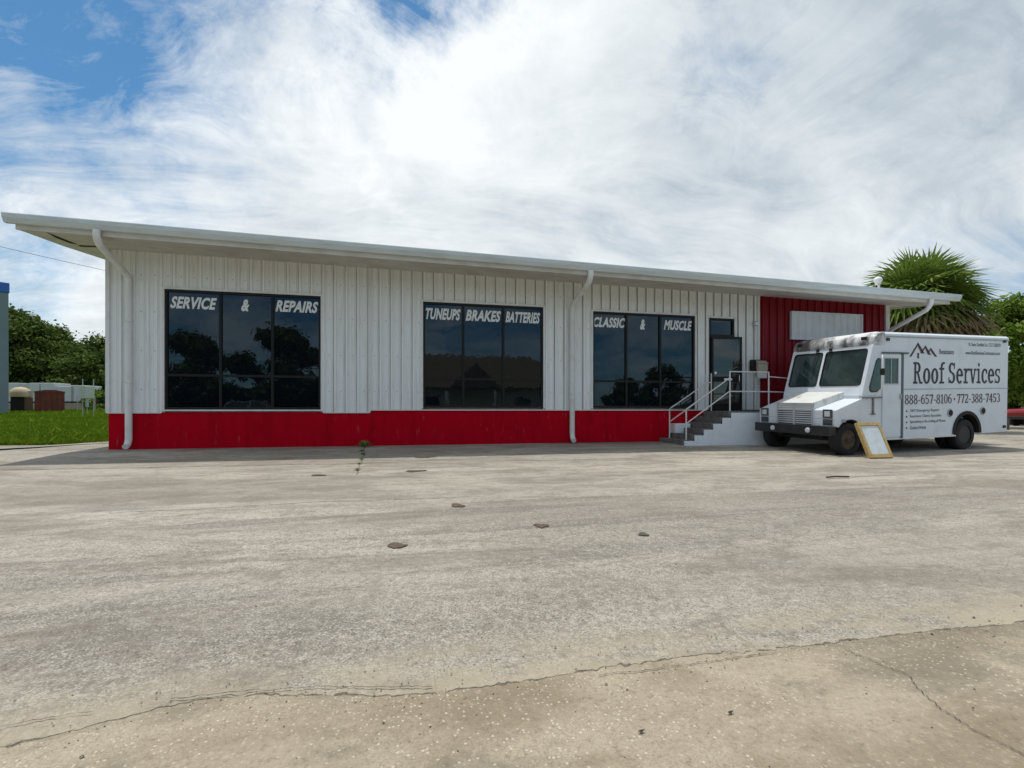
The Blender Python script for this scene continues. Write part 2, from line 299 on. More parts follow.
# ------------------------------------------------------------ mesh helpers
class MB:
    def __init__(s): s.v = []; s.f = []
    def add(s, vs, fs):
        o = len(s.v); s.v += [tuple(p) for p in vs]; s.f += [tuple(i+o for i in f) for f in fs]; return s
    def box(s, x0, x1, y0, y1, z0, z1):
        vs = [(x, y, z) for x in (x0, x1) for y in (y0, y1) for z in (z0, z1)]
        return s.add(vs, [(0, 1, 3, 2), (4, 6, 7, 5), (0, 4, 5, 1), (2, 3, 7, 6), (0, 2, 6, 4), (1, 5, 7, 3)])
    def hexa(s, bottom, top):                  # 4 + 4 corners, same order
        return s.add(list(bottom)+list(top), [(3, 2, 1, 0), (4, 5, 6, 7), (0, 1, 5, 4), (1, 2, 6, 5), (2, 3, 7, 6), (3, 0, 4, 7)])
    def prism(s, pts, fn, t0, t1):             # outline pts (a,b) carried from t0 to t1 by fn(a,b,t)
        n = len(pts); vs = [fn(a, b, t0) for a, b in pts]+[fn(a, b, t1) for a, b in pts]
        return s.add(vs, [tuple(range(n))[::-1], tuple(range(n, 2*n))]+[(i, (i+1) % n, n+(i+1) % n, n+i) for i in range(n)])
    def tube(s, path, r, n=10, ry=None, cap=True):
        path = [Vector(p) for p in path]; k = len(path); base = len(s.v); up = Vector((0, 0, 1))
        rs = r if isinstance(r, (list, tuple)) else [r]*k
        pu = None
        for i, p in enumerate(path):
            t = ((path[min(i+1, k-1)]-p).normalized()+(p-path[max(i-1, 0)]).normalized())
            t = t.normalized() if t.length > 1e-6 else up
            if pu is None:
                a = Vector((1, 0, 0)) if abs(t.x) < .8 else Vector((0, 1, 0)); a = (a-t*a.dot(t)).normalized()
            else: a = (pu-t*pu.dot(t)).normalized()
            pu = a; b_ = t.cross(a)
            for j in range(n):
                q = 2*math.pi*(j+.5)/n; s.v.append(tuple(p+a*math.cos(q)*rs[i]+b_*math.sin(q)*(ry or rs[i])))
        for i in range(k-1):
            for j in range(n):
                s.f.append((base+i*n+j, base+i*n+(j+1) % n, base+(i+1)*n+(j+1) % n, base+(i+1)*n+j))
        if cap: s.f.append(tuple(base+j for j in range(n))[::-1]); s.f.append(tuple(base+(k-1)*n+j for j in range(n)))
        return s
    def lathe(s, prof, org, axis, n=28, cap=True):       # prof: (radius, along); axis 'x','y','z'
        base = len(s.v)
        for r, a in prof:
            for j in range(n):
                q = 2*math.pi*j/n; c, d_ = r*math.cos(q), r*math.sin(q)
                p = {'y': (c, a, d_), 'x': (a, c, d_), 'z': (c, d_, a)}[axis]
                s.v.append((p[0]+org[0], p[1]+org[1], p[2]+org[2]))
        for i in range(len(prof)-1):
            for j in range(n): s.f.append((base+i*n+j, base+i*n+(j+1) % n, base+(i+1)*n+(j+1) % n, base+(i+1)*n+j))
        
        if cap: s.f.append(tuple(base+j for j in range(n))); s.f.append(tuple(base+(len(prof)-1)*n+j for j in range(n)))
        return s
    def build(s, name, m, parent=None, bevel=0, smooth=None, loc=None, recalc=True):
        me = bpy.data.meshes.new(name); me.from_pydata(s.v, [], s.f)
        if recalc:
            bm = bmesh.new(); bm.from_mesh(me); bmesh.ops.recalc_face_normals(bm, faces=bm.faces[:]); bm.to_mesh(me); bm.free()
        if smooth is not None:
            me.polygons.foreach_set('use_smooth', [True]*len(me.polygons)); me.set_sharp_from_angle(angle=R(smooth))
        me.materials.append(M[m] if isinstance(m, str) else m)
        o = bpy.data.objects.new(name, me); C.objects.link(o)
        if parent: o.parent = parent
        if loc: o.location = loc
        if bevel:
            md = o.modifiers.new('bevel', 'BEVEL'); md.width = bevel; md.segments = 2; md.limit_method = 'ANGLE'; md.angle_limit = R(40)
        return o
def tag(o, label=None, cat=None, group=None, kind=None):
    if label: o['label'] = label
    if cat: o['category'] = cat
    if group: o['group'] = group
    if kind: o['kind'] = kind
    return o
def thing(name, label, cat, loc=(0, 0, 0), rz=0, group=None):
    o = bpy.data.objects.new(name, None); C.objects.link(o); o.location = loc; o.rotation_euler = (0, 0, rz); o.empty_display_size = .2
    return tag(o, label, cat, group)
def dup(root, loc, rz, label, group=None, scale=1):
    r = root.copy(); C.objects.link(r); r.location = loc; r.rotation_euler = (0, 0, rz); r.scale = (scale,)*3; r['label'] = label
    if group: r['group'] = group
    for ch in list(root.children):
        c = ch.copy(); C.objects.link(c); c.parent = r
        for g in list(ch.children):
            q = g.copy(); C.objects.link(q); q.parent = c
    return r
def text_polys(txt, shear=0, offset=0, space=1.0):
    cu = bpy.data.curves.new('t', 'FONT'); cu.body = txt; cu.size = 1; cu.shear = shear; cu.offset = offset; cu.space_character = space; cu.resolution_u = 3
    o = bpy.data.objects.new('t', cu); C.objects.link(o); dg = bpy.context.evaluated_depsgraph_get(); dg.update()
    me = bpy.data.meshes.new_from_object(o.evaluated_get(dg)); v = [(p.co.x, p.co.y) for p in me.vertices]; f = [tuple(p.vertices) for p in me.polygons]
    bpy.data.objects.remove(o); bpy.data.curves.remove(cu); bpy.data.meshes.remove(me); return v, f
def lettering(txt, m, parent, fn, x0, x1, z0, z1, shear=0, offset=0, space=1.0, name='lettering'):
    v, f = text_polys(txt, shear, offset, space)
    xs = [p[0] for p in v]; ys = [p[1] for p in v]; a, b_, c, d_ = min(xs), max(xs), min(ys), max(ys)
    mb = MB().add([fn(x0+(p[0]-a)/(b_-a)*(x1-x0), z0+(p[1]-c)/(d_-c)*(z1-z0)) for p in v], f)
    return mb.build(name, m, parent, recalc=False)

# ------------------------------------------------------------ ground
def sstep(a, b_, x):
    t = min(max((x-a)/(b_-a), 0), 1); return t*t*(3-2*t)
def gz(x, y):
    z = 0
    if y < 0:
        z = -.3*(1-math.exp(y/5.2))
        z -= .035*math.exp(-((x-16.5)**2+(y+2.9)**2)/4.)
    if y > 2.0: z += .78*sstep(4, 42, y)*sstep(-1.5, -7, x)
    return z
def sheet(name, xs, ys, dz, m, keep=None, kind='structure'):
    mb = MB(); idx = {}
    for i, x in enumerate(xs):
        for j, y in enumerate(ys): idx[i, j] = len(mb.v); mb.v.append((x, y, gz(x, y)+dz))
    for i in range(len(xs)-1):
        for j in range(len(ys)-1):
            if keep and not keep((xs[i]+xs[i+1])/2, (ys[j]+ys[j+1])/2): continue
            mb.f.append((idx[i, j], idx[i+1, j], idx[i+1, j+1], idx[i, j+1]))
    o = mb.build(name, m, recalc=False, smooth=180); o['kind'] = kind; return o
def spaced(*seg):
    out = []
    for a, b_, n in seg: out += list(np.linspace(a, b_, n, endpoint=False))
    return out+[seg[-1][1]]
sheet('ground', spaced((-900, -60, 8), (-60, -10, 26), (-10, 30, 60), (30, 900, 10)), spaced((-900, -40, 8), (-40, -14, 10), (-14, 6, 60), (6, 60, 28), (60, 1200, 8)), -.03, 'soil')
# lot: asphalt over concrete, its left edge runs along the grass
def lot_edge_left(y):                          # x where the asphalt starts
    if y < .54: return -2.38-(.54-y)*.75
    return -2.38+(y-.54)*.67
ys = spaced((-11.25, 0, 60), (0, 9.5, 20)); mb = MB(); ncol = 90
JAG = [random.gauss(0, 1) for _ in range(997)]
def front_edge(x):                             # irregular edge against the concrete
    y = -11.105-.25*math.exp(-((x-5.3)/.5)**2)*0
    y += .022*math.sin(x*1.7+1)+.008*math.sin(x*4.3)+JAG[int(x*41) % 997]*.004+JAG[int(x*9) % 997]*.005*(1-abs((x*9) % 1-.5))
    return y+.17*sstep(6.6, 5.7, x)*(1-sstep(5.75, 5.1, x)*1.0)
edge_x = list(np.arange(-12, 2, .25))+list(np.arange(2, 13, .012))+list(np.arange(13, 75, .6))
rows = [0, .02, .05, .1, .16, .23, .31, .4, .5, .62, .75, .88, 1.0]
for x in edge_x:
    y0 = front_edge(x)
    for r in rows:
        y = y0+r*(9.5-y0); mb.v.append((x, y, gz(x, y)+.006-(.0055+.002*JAG[int(x*23) % 997] if r == 0 else (.003 if r == .02 else 0))))
K = len(rows)
for i in range(len(edge_x)-1):
    for j in range(K-1):
        xm = (edge_x[i]+edge_x[i+1])/2; ym = mb.v[i*K+j][1]
        if xm > lot_edge_left(min(ym, 2.4)) and not (ym > 2.3 and xm < 22): mb.f.append((i*K+j, (i+1)*K+j, (i+1)*K+j+1, i*K+j+1))
nv = len(mb.v)
for i, x in enumerate(edge_x):                 # broken edge face down to the concrete
    p = mb.v[i*K]; mb.v.append((p[0], p[1]-.004, p[2]-.010))
for i in range(len(edge_x)-1): mb.f.append((nv+i, nv+i+1, (i+1)*K, i*K))
lot = mb.build('parking_lot', 'asphalt', recalc=False); lot['kind'] = 'structure'
sheet('concrete_apron', spaced((-12, 30, 60)), spaced((-16, -10.6, 30)), -.004, 'concrete')
sheet('road', spaced((-80, 90, 40)), spaced((-26, -16.01, 10)), -.002, 'road')
mb = MB()                                      # left edge strip of the lot: extra apron of pale concrete by the grass
for i, y in enumerate(np.linspace(-6, 2.3, 60)):
    xl = lot_edge_left(y)+.05*math.sin(y*3)+.03*math.sin(y*11); mb.v += [(xl-.45, y, gz(xl, y)+.003), (xl+.4, y, gz(xl, y)+.016)]
for i in range(59): mb.f.append((2*i, 2*i+1, 2*i+3, 2*i+2))
o = mb.build('pavement_edge', 'asphalt', recalc=False); o['kind'] = 'structure'
# cracks: thin dark jagged grooves lying in the surface
def crack(pts, w0, dz, n=70, jag=.02):
    pts = [Vector(p) for p in pts]; seg = [(pts[i+1]-pts[i]).length for i in range(len(pts)-1)]; tot = sum(seg); mb = MB(); off = 0
    for k in range(n+1):
        s_ = tot*k/n; i = 0
        while i < len(seg)-1 and s_ > seg[i]: s_ -= seg[i]; i += 1
        dirn = (pts[i+1]-pts[i]).normalized(); p = pts[i]+dirn*s_; nrm = Vector((-dirn.y, dirn.x)); off = off*.75+random.uniform(-jag, jag)
        ww = w0*random.uniform(.3, 1.1); q = p+nrm*off
        for sg in (-1, 1): a = q+nrm*ww*sg*.5; mb.v.append((a.x, a.y, gz(a.x, a.y)+dz))
    for k in range(n): mb.f.append((2*k, 2*k+1, 2*k+3, 2*k+2))
    o = mb.build('ground_crack', 'crackmat', recalc=False); o['kind'] = 'structure'; return o
crack([(8.53, -11.18), (8.60, -11.42), (8.50, -11.62), (8.47, -11.78), (8.485, -11.95)], .005, .002, 90, .006)
crack([(5.78, -4.7), (5.74, -2.4), (5.66, -.6), (5.66, -.05)], .016, .010, 60, .02)
crack([(-3, -3.0), (2, -3.15), (6.5, -3.3)], .03, .010, 90, .03)
crack([(8, -3.35), (11, -3.5), (14, -3.7)], .035, .010, 90, .03)
crack([(6.6, -11.09), (6.2, -11.0), (5.9, -10.96), (5.6, -10.95)], .006, .010, 60, .006)
crack([(5.35, -10.98), (5.0, -11.02), (4.6, -11.0)], .005, .010, 50, .006)
crack([(7.3, -11.15), (7.8, -11.14), (8.2, -11.14)], .005, .002, 50, .006)
crack([(3.5, -7.1), (5.2, -6.9), (7.5, -6.95)], .012, .010, 90, .02)

# ------------------------------------------------------------ the shop building (facade along x, street side is -y)
LEN = 21.85; ZW = 4.335
bld = thing('commercial_building', 'long white metal clad repair shop with red base band and wide flat eave', 'building')
MB().hexa([(.03, .12, -.1), (LEN-.03, .12, -.1), (LEN-.03, 15, -.1), (.03, 15, -.1)], [(.03, .12, 4.5), (LEN-.03, .12, 4.25), (LEN-.03, 15, 5.85), (.03, 15, 6.1)]).build('wall', 'wall', bld)
RIB = .274; PH = .26
def prof(u):                                   # outward rib height at u
    t = ((u-PH) % RIB)/RIB*RIB
    for c0 in (0.0, RIB):
        a = abs(t-c0)
        if a < .024: return .045
        if a < .036: return .045*(.036-a)/.012
    for c0 in (RIB/3+.0, 2*RIB/3):
        a = abs(t-c0)
        if a < .008: return .006
        if a < .016: return .006*(.016-a)/.008
    return 0
breaks = []
k = -1
while k*RIB < LEN+1:
    b0 = PH+k*RIB
    for q in (-.036, -.024, .024, .036, RIB/3-.016, RIB/3-.008, RIB/3+.008, RIB/3+.016, 2*RIB/3-.016, 2*RIB/3-.008, 2*RIB/3+.008, 2*RIB/3+.016): breaks.append(b0+q)
    k += 1
breaks = sorted(set(round(q, 5) for q in breaks))
def zw(u): return 4.545-.0117*u
def siding(mb, u0, u1, z0, z1):
    us = [u0]+[q for q in breaks if u0+1e-4 < q < u1-1e-4]+[u1]; o = len(mb.v)
    for u in us: mb.v += [(u, -prof(u), z0), (u, -prof(u), z1 if z1 != ZW else zw(u)+.03)]
    for i in range(len(us)-1): mb.f.append((o+2*i, o+2*i+2, o+2*i+3, o+2*i+1))
ZB1, ZB2 = .825, .895                          # bottom of the siding: left section, right section
W = [(1.154, 4.584, .895, 3.70), (7.079, 10.314, .945, 3.69), (11.755, 14.945, .945, 3.645)]
DR = (15.42, 16.27, .86, 3.61)
mb = MB(); step = 5.745
siding(mb, 0, W[0][0], ZB1, ZW); siding(mb, W[0][0], W[0][1], W[0][3], ZW); siding(mb, W[0][1], step, ZB1, ZW)
siding(mb, step, W[1][0], ZB2, ZW); siding(mb, W[1][0], W[1][1], W[1][3], ZW); siding(mb, W[1][1], W[2][0], ZB2, ZW)
siding(mb, W[2][0], W[2][1], W[2][3], ZW); siding(mb, W[2][1], DR[0], ZB2, ZW); siding(mb, DR[0], DR[1], DR[3], ZW); siding(mb, DR[1], 17.11, ZB2, ZW)
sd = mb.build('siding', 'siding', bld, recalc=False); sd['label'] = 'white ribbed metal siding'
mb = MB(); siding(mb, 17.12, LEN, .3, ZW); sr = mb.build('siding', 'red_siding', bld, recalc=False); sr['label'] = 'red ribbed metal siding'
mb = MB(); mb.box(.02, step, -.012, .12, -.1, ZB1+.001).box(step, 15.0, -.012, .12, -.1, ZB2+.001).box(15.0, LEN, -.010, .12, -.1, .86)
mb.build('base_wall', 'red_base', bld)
for a in ((-.01, W[0][0]-.06, -.048, -.002, ZB1-.022, ZB1), (W[0][1]+.06, step, -.048, -.002, ZB1-.022, ZB1), (W[0][0]-.055, W[0][1]+.055, -.051, .0, W[0][2]-.040, W[0][2]-.004), (step, 15.3, -.048, -.002, ZB2-.026, ZB2)): MB().box(*a).build('base_trim', 'trim', bld)
for a in ((-.03, .05, -.048, .10, ZB1, 4.54), (step-.02, step+.03, -.050, -.0, ZB1, 4.47), (17.06, 17.13, -.048, 0, ZB2, 4.34), (LEN-.01, LEN+.14, -.05, .13, .0, 4.30)): MB().box(*a).build('corner_trim', 'trim', bld)
TZ_ = 1.70
def window(w, mull, words):
    u0, u1, z0, z1 = w
    mb = MB(); t = .055
    mb.box(u0-.05, u1+.05, -.048, .02, z1, z1+.05).box(u0-.05, u0, -.046, .02, z0-.02, z1).box(u1, u1+.05, -.046, .02, z0-.02, z1); tr = mb.build('window_trim', 'trim', bld)
    mb = MB(); mb.box(u0, u1, -.012, .07, z1-t, z1).box(u0, u1, -.012, .07, z0, z0+t).box(u0, u0+t, -.010, .07, z0+t, z1-t).box(u1-t, u1, -.010, .07, z0+t, z1-t)
    for q in mull: mb.box(q-.03, q+.03, -.014, .068, z0+t, z1-t)
    ed = [u0+t]+[x for q in mull for x in (q-.03, q+.03)]+[u1-t]
    for i in range(0, len(ed), 2): mb.box(ed[i], ed[i+1], -.002, .066, TZ_-.028, TZ_+.028)
    fr = mb.build('window', 'bronze', bld)
    for i in range(0, len(ed), 2):
        MB().box(ed[i], ed[i+1], .03, .05, TZ_+.028, z1-t).build('pane', 'glass', fr)
        MB().box(ed[i], ed[i+1], .03, .05, z0+t, TZ_-.028).build('pane', 'glass', fr)
    for txt, a, b_, c, e_ in words:
        lettering(txt, 'letter', fr, lambda x, z: (x, .0275, z), a, b_, c, e_, .30, .040, 1.06)
window(W[0], (2.325, 3.471), [('SERVICE', 1.25, 2.24, 3.265, 3.55), ('&', 2.77, 2.95, 3.26, 3.55), ('REPAIRS', 3.53, 4.52, 3.285, 3.57)])
window(W[1], (8.127, 9.205), [('TUNEUPS', 7.15, 8.06, 3.245, 3.545), ('BRAKES', 8.19, 9.15, 3.245, 3.545), ('BATTERIES', 9.27, 10.24, 3.245, 3.545)])
window(W[2], (12.781, 13.837), [('CLASSIC', 11.79, 12.76, 3.215, 3.50), ('&', 13.22, 13.38, 3.19, 3.49), ('MUSCLE', 13.97, 14.88, 3.215, 3.50)])
# door: frame with transom, leaf ajar
mb = MB(); u0, u1, z0, z1 = DR
mb.box(u0, u0+.06, -.02, .08, z0, z1).box(u1-.06, u1, -.02, .08, z0, z1).box(u0+.06, u1-.06, -.02, .08, z1-.05, z1).box(u0+.06, u1-.06, -.022, .08, 3.06, 3.13)
df = mb.build('door_frame', 'bronze', bld)
MB().box(u0+.06, u1-.06, .03, .05, 3.13, z1-.05).build('transom_pane', 'glass', df)
MB().box(u0+.06, u1-.06, .06, .08, z0, 3.06).build('doorway', 'under', df)
MB().box(u0-.05, u1+.05, -.044, .02, z1, z1+.05).build('door_trim', 'trim', bld)
lw, zb, zt = .93, .875, 3.05
mb = MB(); mb.box(0, .06, -.045, 0, zb, zt).box(lw-.06, lw, -.045, 0, zb, zt).box(.06, lw-.06, -.044, 0, zt-.07, zt).box(.06, lw-.06, -.044, 0, zb, zb+.2).box(.06, lw-.06, -.043, -.002, 1.72, 1.86)
dl = mb.build('door', 'bronze', bld, loc=(u0+.05, -.03, 0)); dl.rotation_euler = (0, 0, R(-9))
MB().box(.06, lw-.06, -.03, -.015, zb+.2, 1.72).build('pane', 'doorglass', dl); MB().box(.06, lw-.06, -.03, -.015, 1.86, zt-.07).build('pane', 'doorglass', dl)
mb = MB(); mb.tube([(lw-.12, -.05, 1.66), (lw-.12, -.11, 1.68), (lw-.12, -.11, 1.92), (lw-.12, -.05, 1.94)], .012, 8); mb.build('handle', 'chrome', dl, smooth=60)
MB().box(.38, .62, -.049, -.044, 1.76, 1.82).build('mail_slot', 'letter', dl)
MB().lathe([(.04, -.049), (.04, -.0445)], (.12, 0, 1.98), 'y', 16).build('notice', 'letter', dl)
# white ribbed panel on the red wall
mb = MB(); o0 = 0
for i in range(60):
    u = 18.23+i*(2.6/59); mb.v += [(u, -.055-(.05 if i % 6 in (0, 1) else 0), 3.07), (u, -.055-(.05 if i % 6 in (0, 1) else 0), 3.90)]
for i in range(59): mb.f.append((2*i, 2*i+2, 2*i+3, 2*i+1))
mb.box(18.20, 18.23, -.115, -.03, 3.05, 3.92).box(20.83, 20.86, -.115, -.03, 3.05, 3.92).box(18.23, 20.83, -.115, -.03, 3.895, 3.92).box(18.23, 20.83, -.115, -.03, 3.05, 3.075)
mb.build('shutter_panel', mat('shutter_white', (.74, .77, .80), .5, (.66, .68, .70), 2), bld, recalc=False)
# roof, soffit, gutter
GU0, GU1 = -1.02, 22.87
def zg(u): return 4.706-.0159*(u+1.0)           # top of the gutter, it falls to the right
mb = MB(); sts = np.linspace(-.87, 22.6, 30)
def grid(mb, f, us, vs_):
    o = len(mb.v)
    for u in us:
        for v in vs_: mb.v.append(f(u, v))
    n = len(vs_)
    for i in range(len(us)-1):
        for j in range(n-1): mb.f.append((o+i*n+j, o+(i+1)*n+j, o+(i+1)*n+j+1, o+i*n+j+1))
def zs(u, v):                                   # soffit height, rising to the back with the roof
    return zw(u)+(zg(u)-.26-zw(u))*v/1.38 if v > 0 else zw(u)-v*.108
grid(mb, lambda u, v: (u, -v, zs(u, v)), sorted(list(sts)+[0, .001]), list(np.linspace(0, 1.38, 9)))
grid(mb, lambda u, v: (u, v, zs(u, -v)), [-.87, -.5, -.02], [0, 5, 10, 15.5])
grid(mb, lambda u, v: (u, v, zs(u, -v)), [LEN, 22.2, 22.6], [0, 15.5])
mb.build('soffit', 'soffit', bld, recalc=False)
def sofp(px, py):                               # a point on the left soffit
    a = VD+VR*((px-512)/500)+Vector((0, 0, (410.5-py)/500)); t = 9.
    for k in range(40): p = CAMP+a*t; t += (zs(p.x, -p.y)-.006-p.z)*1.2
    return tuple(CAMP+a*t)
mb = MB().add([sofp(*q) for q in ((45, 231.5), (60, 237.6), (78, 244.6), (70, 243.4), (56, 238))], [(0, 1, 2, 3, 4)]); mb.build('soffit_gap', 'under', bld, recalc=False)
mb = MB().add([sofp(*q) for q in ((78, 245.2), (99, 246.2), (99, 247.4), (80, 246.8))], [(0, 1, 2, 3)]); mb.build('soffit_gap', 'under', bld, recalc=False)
mb = MB(); mb.hexa([(-.87, -1.42, zg(-.87)-.275), (22.6, -1.42, zg(22.6)-.275), (22.6, -1.38, zg(22.6)-.275), (-.87, -1.38, zg(-.87)-.275)], [(-.87, -1.42, zg(-.87)-.01), (22.6, -1.42, zg(22.6)-.01), (22.6, -1.38, zg(22.6)-.01), (-.87, -1.38, zg(-.87)-.01)])
mb.hexa([(-.90, -1.38, zg(-.87)-.255), (-.86, -1.38, zg(-.87)-.255), (-.86, 15.5, 6.19), (-.90, 15.5, 6.19)], [(-.90, -1.38, zg(-.87)-.02), (-.86, -1.38, zg(-.87)-.02), (-.86, 15.5, 6.45), (-.90, 15.5, 6.45)])
mb.hexa([(22.6, -1.38, zg(22.6)-.255), (22.64, -1.38, zg(22.6)-.255), (22.64, 15.5, 5.92), (22.6, 15.5, 5.92)], [(22.6, -1.38, zg(22.6)-.02), (22.64, -1.38, zg(22.6)-.02), (22.64, 15.5, 6.1), (22.6, 15.5, 6.1)])
mb.build('fascia', M['soffit'], bld)
gp = [(-1.42, -.175), (-1.50, -.175), (-1.555, -.085), (-1.565, -.015), (-1.56, .0), (-1.545, 0), (-1.54, -.02), (-1.42, -.02)]
MB().prism(gp, lambda a, b_, t: (t, a, zg(t)+b_), GU0, GU1).build('gutter', 'gutter', bld)
mb = MB(); grid(mb, lambda u, v: (u, v, zg(u)-.015+(v+1.42)*.107), list(np.linspace(-.93, 22.66, 12)), [-1.42, 4, 15.6]); mb.build('roof', 'roof', bld, recalc=False)
def bend(p0, p1, p2, n=6):
    p0, p1, p2 = map(Vector, (p0, p1, p2)); return [tuple(p0*(1-t)**2+p1*2*t*(1-t)+p2*t*t) for t in np.linspace(0, 1, n)]
def downspout(ug, uw, zj, base=True, zend=.05):
    zt_ = zg(ug)-.17
    p = [(ug, -1.48, zt_), (ug, -1.48, zt_-.05)]+bend((ug, -1.48, zt_-.10), (ug, -1.47, zt_-.19), (ug+(uw-ug)*.12, -1.32, zt_-.22-(zt_-.22-zj)*.16), 5)
    p += bend((uw-(uw-ug)*.02, -.17, zj+.07), (uw, -.10, zj), (uw, -.10, zj-.09), 5)+[(uw, -.10, zend+.25)]
    p += bend((uw, -.10, zend+.22), (uw, -.10, zend+.03), (uw, -.24, zend+.0))
    mb = MB().tube(p, .072, 8, ry=.064)
    for q in (2.9, 1.5): mb.box(uw-.075, uw+.075, -.167, -.03, q, q+.03)
    return mb.build('downspout', 'trim', bld, smooth=50)
downspout(.53, .46, 3.87); downspout(11.11, 11.12, 3.71); downspout(21.81, 21.92, 3.4)
mb = MB()
for zz in (1.35, 2.25, 3.15, 4.0):
    for k in range(64):
        u = PH+.137+k*.274
        if u > 17.0 or any(a-.1 < u < b_+.1 and zz < d_+.1 for a, b_, c, d_ in W+[DR]): continue
        mb.lathe([(.011, -.012), (.011, -.001)], (u, 0, zz+.006*math.sin(k*7)), 'y', 6)
mb.build('screw_heads', 'grey', bld)['kind'] = 'stuff'
# small fixtures on the wall
mb = MB().box(16.89, 17.03, -.09, -.036, 3.42, 3.56); o = mb.build('wall_lamp', 'grey', bld, bevel=.01); MB().box(16.91, 17.01, -.11, -.09, 3.44, 3.53).build('lens', 'lens', o)
MB().box(16.945, 16.965, -.062, -.036, 1.9, 3.42).build('conduit', 'trim', bld)
# mailboxes
mbx = thing('mailbox', 'black wall box with a beige mailbox on it, right of the glass door', 'mailbox', (16.95, -.05, 1.6))
mbx.location.z = 2.06
MB().box(-.19, .27, -.13, -.002, 0, .33).build('box', 'black', mbx, bevel=.012)
MB().prism([(-.131, -.0), (-.25, -.0), (-.25, .18), (-.22, .25), (-.131, .28)], lambda a, b_, t: (t, a, b_), -.06, .25).build('letter_box', 'beige', mbx, bevel=.01)
MB().box(-.04, .23, -.245, -.14, -.23, -.001).build('lower_box', 'trim', mbx, bevel=.012)
MB().prism([(-.132, .285), (-.26, .20), (-.265, .215), (-.132, .305)], lambda a, b_, t: (t, a, b_), -.075, .265).build('lid', 'tan', mbx)
# ------------------------------------------------------------ porch steps
st = thing('entrance_steps', 'grey concrete entrance steps with white painted side wall below the glass door', 'steps', (0, 0, 0))
US = [13.80, 14.10, 14.38, 14.66, 14.94, 15.21]; HS = [.09, .235, .385, .54, .70, .86]
mb = MB()
for i in range(6): mb.box(US[i]-.012*(i > 0), (US[i+1] if i < 5 else 18.6), -1.25+.006*i, -.016-.001*i, (HS[i-1]+.001 if i else -.14), HS[i])
mb.build('tread', 'conc', st, bevel=.012)
pts = [(13.83, -.16)]
for i in range(6): pts += [(US[i]+.03, HS[i]-.03-(.02 if i == 5 else 0)), ((US[i+1] if i < 5 else 18.6)+.03, HS[i]-.03-(.02 if i == 5 else 0))]
pts += [(18.63, -.16)]
clean = []
for p in pts:
    if not clean or (abs(p[0]-clean[-1][0])+abs(p[1]-clean[-1][1])) > 1e-4: clean.append(p)
MB().prism(clean, lambda a, b_, t: (a, t, b_), -1.285, -1.25).build('side_wall', 'white_conc', st, bevel=.006)
MB().box(14.12, 14.60, -.36, -.016, .0, .50).build('kerb_block', 'white_conc', st, bevel=.03)
def railing(y, posts, rails, label):
    t = thing('handrail', label, 'railing', (posts[0][0], y, posts[0][1]))
    ox, oz = posts[0][0], posts[0][1]
    for u, a, b_ in posts: MB().tube([(u-ox, 0, a-oz), (u-ox, 0, b_-oz)], .019, 10).build('post', 'rail', t, smooth=60)
    for pl in rails: MB().tube([(u-ox, yy, z-oz) for u, z, yy in pl], .016, 10).build('rail', 'rail', t, smooth=60)
    return t
railing(-1.19, [(13.93, .08, .90), (15.255, .86, 1.945), (16.48, .86, 1.945), (17.9, .86, 1.75)],
        [[(13.93, .90, 0), (15.255, 1.76, 0)], [(13.95, .53, 0), (15.255, 1.40, 0)], [(15.255, 1.93, 0), (16.48, 1.93, 0)], [(15.255, 1.39, 0), (16.48, 1.39, 0), (17.9, 1.36, 0)], [(16.48, 1.81, 0), (17.9, 1.72, 0)]],
        'white pipe handrail along the outer edge of the steps and landing')
railing(-.25, [(13.99, .08, .915), (15.157, .86, 1.93), (15.33, .86, 1.95)],
        [[(13.99, .915, 0), (15.157, 1.66, 0)], [(13.99, .55, 0), (15.157, 1.30, 0)], [(15.157, 1.68, 0), (15.33, 1.68, 0)]],
        'shorter white pipe handrail against the wall left of the glass door')

# ------------------------------------------------------------ step van
TO = Vector((16.6, -3.64, -.19)); ta, tp, trl = R(5.5), R(1.2), R(1.4)
TX = Vector((math.cos(ta)*math.cos(tp), math.sin(ta)*math.cos(tp), math.sin(tp))); ty0 = Vector((-math.sin(ta), math.cos(ta), 0)); tz0 = TX.cross(ty0)
TY = ty0*math.cos(trl)+tz0*math.sin(trl); TZv = TX.cross(TY)
van = thing('step_van', 'white step van with black roof service lettering parked beside the steps', 'van')
van.rotation_mode = 'XYZ'
mw = Matrix(((TX.x, TY.x, TZv.x, TO.x), (TX.y, TY.y, TZv.y, TO.y), (TX.z, TY.z, TZv.z, TO.z), (0, 0, 0, 1)))
van.location = TO; van.rotation_euler = mw.to_euler()
WD = 2.2
def arc(cx, cz, r, a0, a1, n=14): return [(cx+r*math.cos(R(a)), cz+r*math.sin(R(a))) for a in np.linspace(a0, a1, n)]
side = [(-.45, .70), (-.45, 1.07), (.36, 1.33), (.36, 1.40), (.70, 2.56), (.74, 2.63), (1.06, 2.80), (5.64, 2.80), (5.64, .385), (4.50, .37)]
side += arc(4.03, .42, .47, 0, 180)+[(3.54, .36), (.46, .345), (.45, .40)]+arc(0, .40, .43, 4, 140)
side_fn = lambda a, b_, t: (a, t, b_)
mb = MB().prism(side, side_fn, 0, .04).prism(side, side_fn, WD-.04, WD)
mb.box(1.0, 5.64, .62, WD-.62, .46, .50).box(1.0, 3.5, .04, .62, .42, .46).box(1.0, 3.5, WD-.62, WD-.04, .42, .46)        # floor
mb.box(5.64, 5.64, .04, WD-.04, .46, 2.80)      # rear wall
body = mb.build('body', 'van', van, bevel=.008)
rp = [(1.06, 2.80), (1.0, 2.86), (1.05, 2.885), (1.2, 2.90), (5.62, 2.90), (5.65, 2.87), (5.65, 2.80)]
